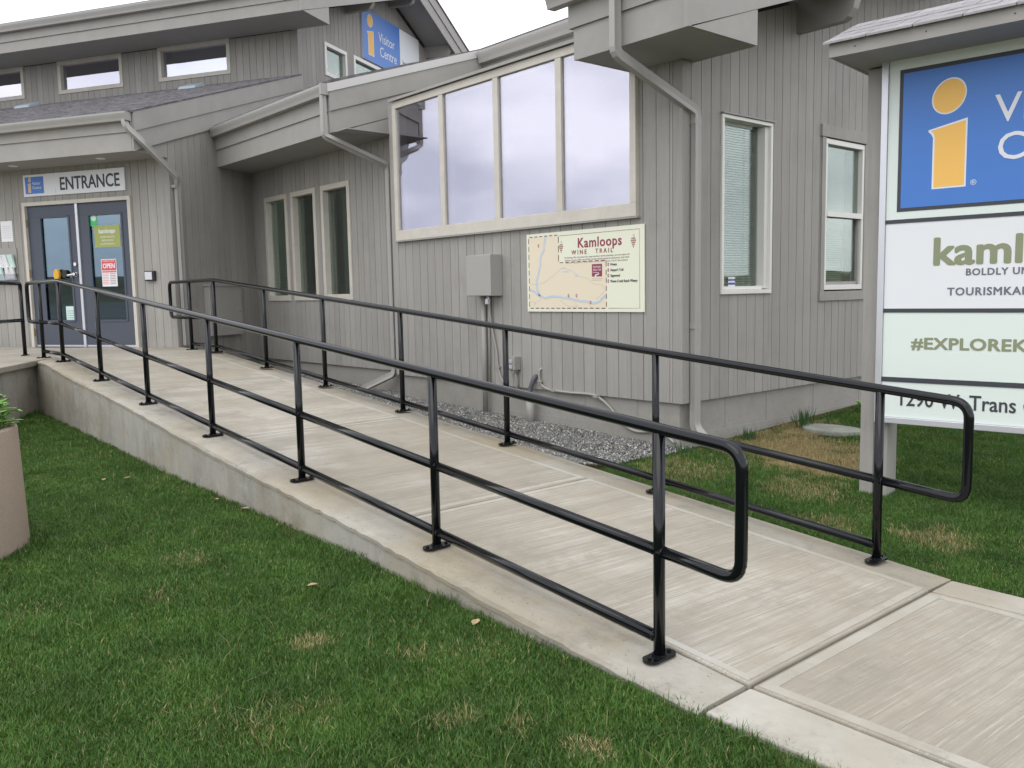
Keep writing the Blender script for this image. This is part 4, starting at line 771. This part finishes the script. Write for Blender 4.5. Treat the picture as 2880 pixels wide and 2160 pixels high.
# ------------------------------------------------------------------ planter
PR = .62; PCX, PCY = -6.0 - .196 * PR, 1.17 - .98 * PR
pl = thing('planter', 'tall round tan concrete planter at the left edge of the lawn', 'planter')
MB().lathe([(0, -.1), (PR * 1.0, -.1), (PR * 1.0, 0), (PR * .965, .745), (PR * .955, .76), (PR * .88, .76), (PR * .87, .74), (PR * .87, .66), (0, .66)], PCX, PCY, 64).obj('pot', M_PLANT, pl, smooth=False, bevel=.004)
for p in pl.children[0].data.polygons: p.use_smooth = True
MB().lathe([(0, .715), (PR * .5, .71), (PR * .872, .695)], PCX, PCY, 32).obj('soil', M_SOIL, pl)
pt = thing('plant', 'young leafy green plants growing in the tan planter', 'plant')
for k in range(90):
    a_ = random.uniform(0, 2 * math.pi) if k < 40 else random.uniform(.2, 1.5); rr = random.uniform(.05, .82) * PR if k < 40 else random.uniform(.62, .86) * PR; bx, by = PCX + rr * math.cos(a_), PCY + rr * math.sin(a_); h = random.uniform(.06, .27); mb = MB(); n_ = random.randint(5, 9)
    mb.tube([(bx, by, .70), (bx + random.uniform(-.02, .02), by + random.uniform(-.02, .02), .72 + h)], .003, 5)
    for j in range(n_):
        th = random.uniform(0, 6.28); zz = .72 + h * random.uniform(.3, 1.05); ln = random.uniform(.05, .14); wd = ln * random.uniform(.25, .42); up = random.uniform(-.1, .7); dr_ = V((math.cos(th), math.sin(th), 0)); sd = V((-math.sin(th), math.cos(th), 0)); b_ = V((bx, by, zz))
        c = [b_, b_ + dr_ * ln * .35 + V((0, 0, up * ln * .4)) + sd * wd * .5, b_ + dr_ * ln * .75 + V((0, 0, up * ln * .6)) + sd * wd * .38, b_ + dr_ * ln + V((0, 0, up * ln * .45)), b_ + dr_ * ln * .75 + V((0, 0, up * ln * .6)) - sd * wd * .38, b_ + dr_ * ln * .35 + V((0, 0, up * ln * .4)) - sd * wd * .5, b_ + dr_ * ln * .55 + V((0, 0, up * ln * .55 - .006))]
        mb.add(c, [(0, 1, 6), (1, 2, 6), (2, 3, 6), (3, 4, 6), (4, 5, 6), (5, 0, 6)])
    mb.obj('leaf_stem', M_LEAF, pt)

# ------------------------------------------------------------------ fallen leaves, stone, weeds
def leafm(x, y, s_, ang, label, zoff=.035):
    mb = MB(); z = float(groundz(x, y)) + zoff; pts = [(0, 0), (.3, .32), (.6, .28), (1, 0), (.62, -.3), (.28, -.26)]
    P_ = [V((x + s_ * (a_ * math.cos(ang) - b_ * math.sin(ang)), y + s_ * (a_ * math.sin(ang) + b_ * math.cos(ang)), z + s_ * (.3 * abs(b_) + .15 * a_))) for a_, b_ in pts]; c = V((x + s_ * .5 * math.cos(ang), y + s_ * .5 * math.sin(ang), z)); 
    mb.add(P_ + [c], [(i, (i + 1) % 6, 6) for i in range(6)]); o = mb.obj('fallen_leaf', M_DRYL, None); tag(o, label, 'leaf', 'dead leaves on the lawn')
for a_ in ((-5.70, 2.40, .09, .4, 'large pale dead leaf resting against the ramp wall'), (-7.3, 2.12, .06, 1.2, 'brown dead leaf on the far lawn, right one of a pair'), (-7.35, 1.98, .05, 2.6, 'brown dead leaf on the far lawn, left one of a pair'), (-4.0, 2.02, .06, .9, 'upright tan leaf in the middle of the lawn'), (-3.05, 2.36, .06, 2.0, 'small torn dead leaf near the ramp curb'), (-6.1, 2.38, .06, .2, 'small pale leaf at the foot of the ramp wall')): leafm(*a_)
o = MB().prism([V((-4.42 + .30 * math.cos(t_) * (1 + .12 * math.sin(3 * t_)), 7.95 + .24 * math.sin(t_) * (1 + .1 * math.cos(2 * t_)), .055)) for t_ in (2 * math.pi * k / 14 for k in range(14))], (0, 0, .06)).obj('flat_stone', M_STONE, None, bevel=.015); tag(o, 'flat grey stone lying in the grass by the wall', 'stone')
def weed(x, y, n_, h, name, label, broad):
    mb = MB(); z = float(groundz(x, y))
    for k in range(n_):
        th = random.uniform(0, 6.28); ln = h * random.uniform(.6, 1.1); dr_ = V((math.cos(th), math.sin(th), 0)); sd = V((-math.sin(th), math.cos(th), 0)); b_ = V((x, y, z)) + dr_ * random.uniform(0, .06) * (1 if broad else 2); w_ = (.05 if broad else .004)
        lean = random.uniform(.3, .8) if broad else random.uniform(.05, .45)
        c1 = b_ + dr_ * ln * lean * .4 + V((0, 0, ln * .55)); c2 = b_ + dr_ * ln * lean + V((0, 0, ln * (.7 if broad else 1)))
        mb.add([b_ - sd * w_ * .2, b_ + sd * w_ * .2, c1 + sd * w_, c2, c1 - sd * w_], [(0, 1, 2, 4), (4, 2, 3)])
    o = mb.obj(name, M_LEAF if broad else mat('coarse_grass', (.045, .11, .03), .6, var=.4, var_scale=20), None); tag(o, label, 'weed')

# ------------------------------------------------------------------ grass (stuff)
def grass_mat():
    m = bpy.data.materials.new('grass_blade'); m.use_nodes = True; nt = m.node_tree; N = nt.nodes; l = nt.links.new; b = N['Principled BSDF']; b.inputs['Roughness'].default_value = .5; b.inputs['Specular IOR Level'].default_value = .35
    geo = N.new('ShaderNodeNewGeometry'); at = N.new('ShaderNodeAttribute'); at.attribute_name = 'tint'
    def mth(op, a_, b_=None, c_=None):
        n_ = N.new('ShaderNodeMath'); n_.operation = op
        for i, q in enumerate((a_, b_, c_)):
            if q is None: continue
            if isinstance(q, (int, float)): n_.inputs[i].default_value = q
            else: l(q, n_.inputs[i])
        return n_.outputs[0]
    no = N.new('ShaderNodeTexNoise'); no.inputs['Scale'].default_value = 1.5; no.inputs['Detail'].default_value = 5; no.inputs['Roughness'].default_value = .65; l(geo.outputs['Position'], no.inputs['Vector'])
    n2 = N.new('ShaderNodeTexNoise'); n2.inputs['Scale'].default_value = 7; n2.inputs['Detail'].default_value = 3; l(geo.outputs['Position'], n2.inputs['Vector'])
    dry = mth('MULTIPLY', mth('SUBTRACT', no.outputs['Fac'], .57), .8)
    for x, y, r, k in ((-3.42, 1.70, .13, .6), (-1.98, 2.02, .10, .85), (-2.45, 1.80, .13, .45), (-2.25, 1.92, .10, .4), (-4.35, 7.15, .75, 1.3), (-4.8, 7.9, .5, 1.1), (-3.8, 6.75, .5, 1.0), (-4.5, 5.7, .5, .45), (-2.3, 5.45, .3, .6), (-2.9, 5.2, .25, .35), (-1.7, 5.7, .3, .4), (-4.9, 1.75, .2, .3), (-4.4, 1.4, .15, .3), (-2.9, 1.2, .3, .2), (-3.0, 2.0, .1, .3), (-3.5, 5.9, .4, .6)):
        sb = N.new('ShaderNodeVectorMath'); sb.operation = 'DISTANCE'; l(geo.outputs['Position'], sb.inputs[0]); sb.inputs[1].default_value = (x, y, 0)
        dd = mth('ADD', sb.outputs['Value'], mth('MULTIPLY', mth('SUBTRACT', n2.outputs['Fac'], .5), r * 1.6)); f = N.new('ShaderNodeMapRange'); f.inputs['From Min'].default_value = r * 1.15; f.inputs['From Max'].default_value = r * .35; f.inputs['To Max'].default_value = k; l(dd, f.inputs['Value']); dry = mth('ADD', dry, f.outputs[0])
    # a blade is dry when its own tint is under the local dryness
    isd = mth('GREATER_THAN', mth('ADD', mth('MULTIPLY', mth('MAXIMUM', dry, 0), .95), .022), at.outputs['Fac'])
    g1 = N.new('ShaderNodeMixRGB'); g1.inputs[1].default_value = (.026, .072, .012, 1); g1.inputs[2].default_value = (.130, .255, .042, 1)
    oi = N.new('ShaderNodeObjectInfo'); nb_ = N.new('ShaderNodeTexNoise'); nb_.inputs['Scale'].default_value = 3.1; nb_.inputs['Detail'].default_value = 4; l(geo.outputs['Position'], nb_.inputs['Vector']); l(mth('ADD', mth('MULTIPLY', mth('POWER', mth('FRACT', mth('MULTIPLY', at.outputs['Fac'], 17.3)), 1.6), .6), mth('MULTIPLY', mth('SUBTRACT', nb_.outputs['Fac'], .28), .95)), g1.inputs[0])
    g2 = N.new('ShaderNodeMixRGB'); g2.inputs[1].default_value = (.30, .23, .10, 1); g2.inputs[2].default_value = (.52, .44, .23, 1); l(mth('FRACT', mth('MULTIPLY', at.outputs['Fac'], 31.7)), g2.inputs[0])
    g3 = N.new('ShaderNodeMixRGB'); l(isd, g3.inputs[0]); l(g1.outputs[0], g3.inputs[1]); l(g2.outputs[0], g3.inputs[2]); l(g3.outputs[0], b.inputs['Base Color'])
    tr = N.new('ShaderNodeBsdfTranslucent'); l(g3.outputs[0], tr.inputs[0]); ms_ = N.new('ShaderNodeMixShader'); ms_.inputs[0].default_value = .25; l(b.outputs[0], ms_.inputs[1]); l(tr.outputs[0], ms_.inputs[2]); l(ms_.outputs[0], N['Material Output'].inputs[0]); return m
M_GRASS = grass_mat()
def tuft(i, n_, rad, h0, h1):
    ang = RNG.uniform(0, 2 * np.pi, n_); r = rad * np.sqrt(RNG.uniform(0, 1, n_)); x, y = r * np.cos(ang), r * np.sin(ang); h = RNG.uniform(h0, h1, n_); th = RNG.uniform(0, 2 * np.pi, n_); ln = RNG.uniform(.1, .9, n_) * h; w_ = .0007 + .0016 * RNG.uniform(0, 1, n_) ** 2.5
    wild = RNG.uniform(0, 1, n_) < .06; ln = np.where(wild, ln * 1.9 + .006, ln)
    dx, dy = np.cos(th), np.sin(th); sx, sy = -dy, dx; P_ = np.zeros((n_, 5, 3))
    P_[:, 0] = np.stack([x - sx * w_, y - sy * w_, np.zeros(n_) - .01], 1); P_[:, 1] = np.stack([x + sx * w_, y + sy * w_, np.zeros(n_) - .01], 1)
    P_[:, 2] = np.stack([x + dx * ln * .35 + sx * w_ * .9, y + dy * ln * .35 + sy * w_ * .9, h * .62], 1); P_[:, 3] = np.stack([x + dx * ln * .35 - sx * w_ * .9, y + dy * ln * .35 - sy * w_ * .9, h * .62], 1); P_[:, 4] = np.stack([x + dx * ln, y + dy * ln, h], 1)
    base = np.arange(n_)[:, None] * 5; F = []
    for b_ in base[:, 0]: F += [(b_, b_ + 1, b_ + 2, b_ + 3), (b_ + 3, b_ + 2, b_ + 4)]
    me = bpy.data.meshes.new('grass_tuft'); me.from_pydata(P_.reshape(-1, 3).tolist(), [], F); a_ = me.attributes.new('tint', 'FLOAT', 'POINT'); a_.data.foreach_set('value', np.repeat(np.where(wild & (RNG.uniform(0, 1, n_) < .12), RNG.uniform(.0, .034, n_), RNG.uniform(0, 1, n_)), 5).astype('f')); me.materials.append(M_GRASS)
    return bpy.data.objects.new('grass_tuft', me)
gcol = bpy.data.collections.new('grass_tufts')
for i in range(6): gcol.objects.link(tuft(i, 250, .10, .012, .032))
for i in range(1): gcol.objects.link(tuft(9, 120, .10, .02, .058))
def scatter(o, coll, dens, smin, smax, seed=0, tilt=0, name='scatter'):
    ng = bpy.data.node_groups.new(name, 'GeometryNodeTree'); ng.interface.new_socket('Geometry', in_out='INPUT', socket_type='NodeSocketGeometry'); ng.interface.new_socket('Geometry', in_out='OUTPUT', socket_type='NodeSocketGeometry')
    N = ng.nodes; l = ng.links.new; gi = N.new('NodeGroupInput'); go = N.new('NodeGroupOutput'); dp = N.new('GeometryNodeDistributePointsOnFaces'); dp.inputs['Seed'].default_value = seed
    ip = N.new('GeometryNodeInstanceOnPoints'); ci = N.new('GeometryNodeCollectionInfo'); ci.inputs[0].default_value = coll; ci.inputs['Separate Children'].default_value = True; ci.inputs['Reset Children'].default_value = True
    na = N.new('GeometryNodeInputNamedAttribute'); na.data_type = 'FLOAT'; na.inputs[0].default_value = 'dens'; mm = N.new('ShaderNodeMath'); mm.operation = 'MULTIPLY'; mm.inputs[1].default_value = dens; l(na.outputs[0], mm.inputs[0]); l(mm.outputs[0], dp.inputs['Density'])
    rv = N.new('FunctionNodeRandomValue'); rv.data_type = 'FLOAT_VECTOR'; rv.inputs[0].default_value = (-tilt, -tilt, 0); rv.inputs[1].default_value = (tilt, tilt, 6.283)
    rs = N.new('FunctionNodeRandomValue'); rs.data_type = 'FLOAT'; rs.inputs[2].default_value = smin; rs.inputs[3].default_value = smax; rs.inputs['Seed'].default_value = 5
    l(gi.outputs[0], dp.inputs[0]); l(dp.outputs['Points'], ip.inputs['Points']); l(ci.outputs[0], ip.inputs['Instance']); ip.inputs['Pick Instance'].default_value = True; l(rv.outputs[0], ip.inputs['Rotation']); l(rs.outputs[1], ip.inputs['Scale']); l(ip.outputs[0], go.inputs[0])
    md = o.modifiers.new(name, 'NODES'); md.node_group = ng
def pathedge(x, y):   # True where lawn may grow
    if y < 2.44 and not (x < -12 or (x - -12.12) * .515 + (y - 2.46) * .857 > .05 and False):
        # left of the angled retaining wall the platform stands
        s_ = (x + 12.12) * (-.515) + (y - 2.46) * (-.857)   # distance beyond wall line towards platform/lawn
        t_ = (x + 12.12) * .857 + (y - 2.46) * (-.515)
        if s_ > -.0 and x < -8: 
            return ((x + 12.12) * (-.515) - (y - 2.46) * .857) < -9 or lawn_side(x, y)
        return lawn_side(x, y) and math.hypot(x - PCX, y - PCY) > PR * .93
    if y > 4.70: return x > -4.88 - .02 * math.sin(9 * y) if y > 6.2 else x > -4.95 - .05 * math.sin(7 * y) and y > 4.70
    return False
def lawn_side(x, y):   # right of the line from (-12.12, 2.46) to (-8.2, .10)
    return (x + 12.12) * (-2.36) - (y - 2.46) * 3.92 < -.12 if x < -8.2 else True
def lawn_side(x, y): return ((x + 12.12) * 2.36 + (y - 2.46) * 3.92) > .18
ls = sheet('grass', M_EARTH, -12.3, 3.2, -1.0, 2.455, 125, 38, lambda X_, Y_: groundz(X_, Y_) + .002, keep=pathedge)
rs_ = sheet('grass', M_EARTH, -5.2, 2.6, 4.705, 13.0, 70, 84, lambda X_, Y_: groundz(X_, Y_) + .002, keep=pathedge)
for o in (ls, rs_):
    o['kind'] = 'stuff'; n_ = len(o.data.vertices); co = np.empty(n_ * 3, 'f'); o.data.vertices.foreach_get('co', co); co = co.reshape(-1, 3); dist = np.hypot(co[:, 0], co[:, 1])
    de = np.clip(3.4 / np.maximum(dist, .5), .30, 1.0); a_ = o.data.attributes.new('dens', 'FLOAT', 'POINT'); a_.data.foreach_set('value', de.astype('f'))
    scatter(o, gcol, 330, .8, 1.35, 3)
ls['label'] = 'mown green lawn with dry patches left of the ramp'; rs_['label'] = 'patchy lawn with dead straw grass right of the ramp'
weed(-4.75, 7.05, 60, .16, 'grass_clump', 'long dark green grass clump at the foot of the wall, left one', False); weed(-4.7, 7.95, 90, .22, 'grass_clump', 'long green grass clump at the foot of the wall, right one', False); weed(-4.6, 9.1, 26, .22, 'broadleaf_weed', 'broad-leaved weed growing against the foundation', True); weed(-4.85, 6.2, 40, .13, 'grass_clump', 'dark grass clump under the corner downspout', False); weed(-4.2, 10.0, 30, .18, 'broadleaf_weed', 'low broad-leaved weed behind the flat stone', True)

# ------------------------------------------------------------------ gravel (stuff)
M_PEB = mat('crushed_gravel', (.21, .215, .215), .8, spec=.3, objvar=.0)
def pebmat():
    m = bpy.data.materials.new('crushed_gravel_stone'); m.use_nodes = True; nt = m.node_tree; N = nt.nodes; l = nt.links.new; b = N['Principled BSDF']; b.inputs['Roughness'].default_value = .8
    oi = N.new('ShaderNodeObjectInfo'); r = N.new('ShaderNodeValToRGB'); e = r.color_ramp.elements; e[0].color = (.07, .075, .075, 1); e[1].position = .55; e[1].color = (.18, .185, .175, 1)
    for p, c in ((.8, (.27, .26, .24)), (.93, (.36, .33, .28)), (.97, (.62, .60, .55))): q = e.new(p); q.color = (*c, 1)
    l(oi.outputs['Random'], r.inputs[0]); l(r.outputs[0], b.inputs['Base Color']); return m
M_PEB = pebmat(); pcol = bpy.data.collections.new('gravel_stones')
for i in range(6):
    bm = bmesh.new(); bmesh.ops.create_icosphere(bm, subdivisions=1, radius=.5)
    for v in bm.verts: v.co = Vector((v.co.x * random.uniform(.8, 1.2), v.co.y * random.uniform(.55, .9), v.co.z * random.uniform(.45, .8)))
    me = bpy.data.meshes.new('gravel_stone'); bm.to_mesh(me); bm.free(); me.materials.append(M_PEB); pcol.objects.link(bpy.data.objects.new('gravel_stone', me))
def gz(X_, Y_): t_ = np.clip((5.3 - Y_) / .6, 0, 1); zk_ = np.clip(-(X_ + 2.25) * .0887, -.03, .8) - .05; b_ = groundz(X_, Y_) + .03 + .012 * np.sin(X_ * 5) * np.sin(Y_ * 7); return b_ + (np.maximum(zk_, b_) - b_) * t_ * .85
gr = sheet('gravel', mat('gravel_base', (.06, .062, .06), .95, var=.5, var_scale=60), -13.6, -4.90, 4.67, 6.41, 130, 34, gz); gr['kind'] = 'stuff'; gr['label'] = 'strip of grey crushed gravel between ramp and building'
a_ = gr.data.attributes.new('dens', 'FLOAT', 'POINT'); n_ = len(gr.data.vertices); a_.data.foreach_set('value', np.ones(n_, 'f'))
scatter(gr, pcol, 4200, .012, .028, 8, 3.1)
print('boards', NBOARD[0])
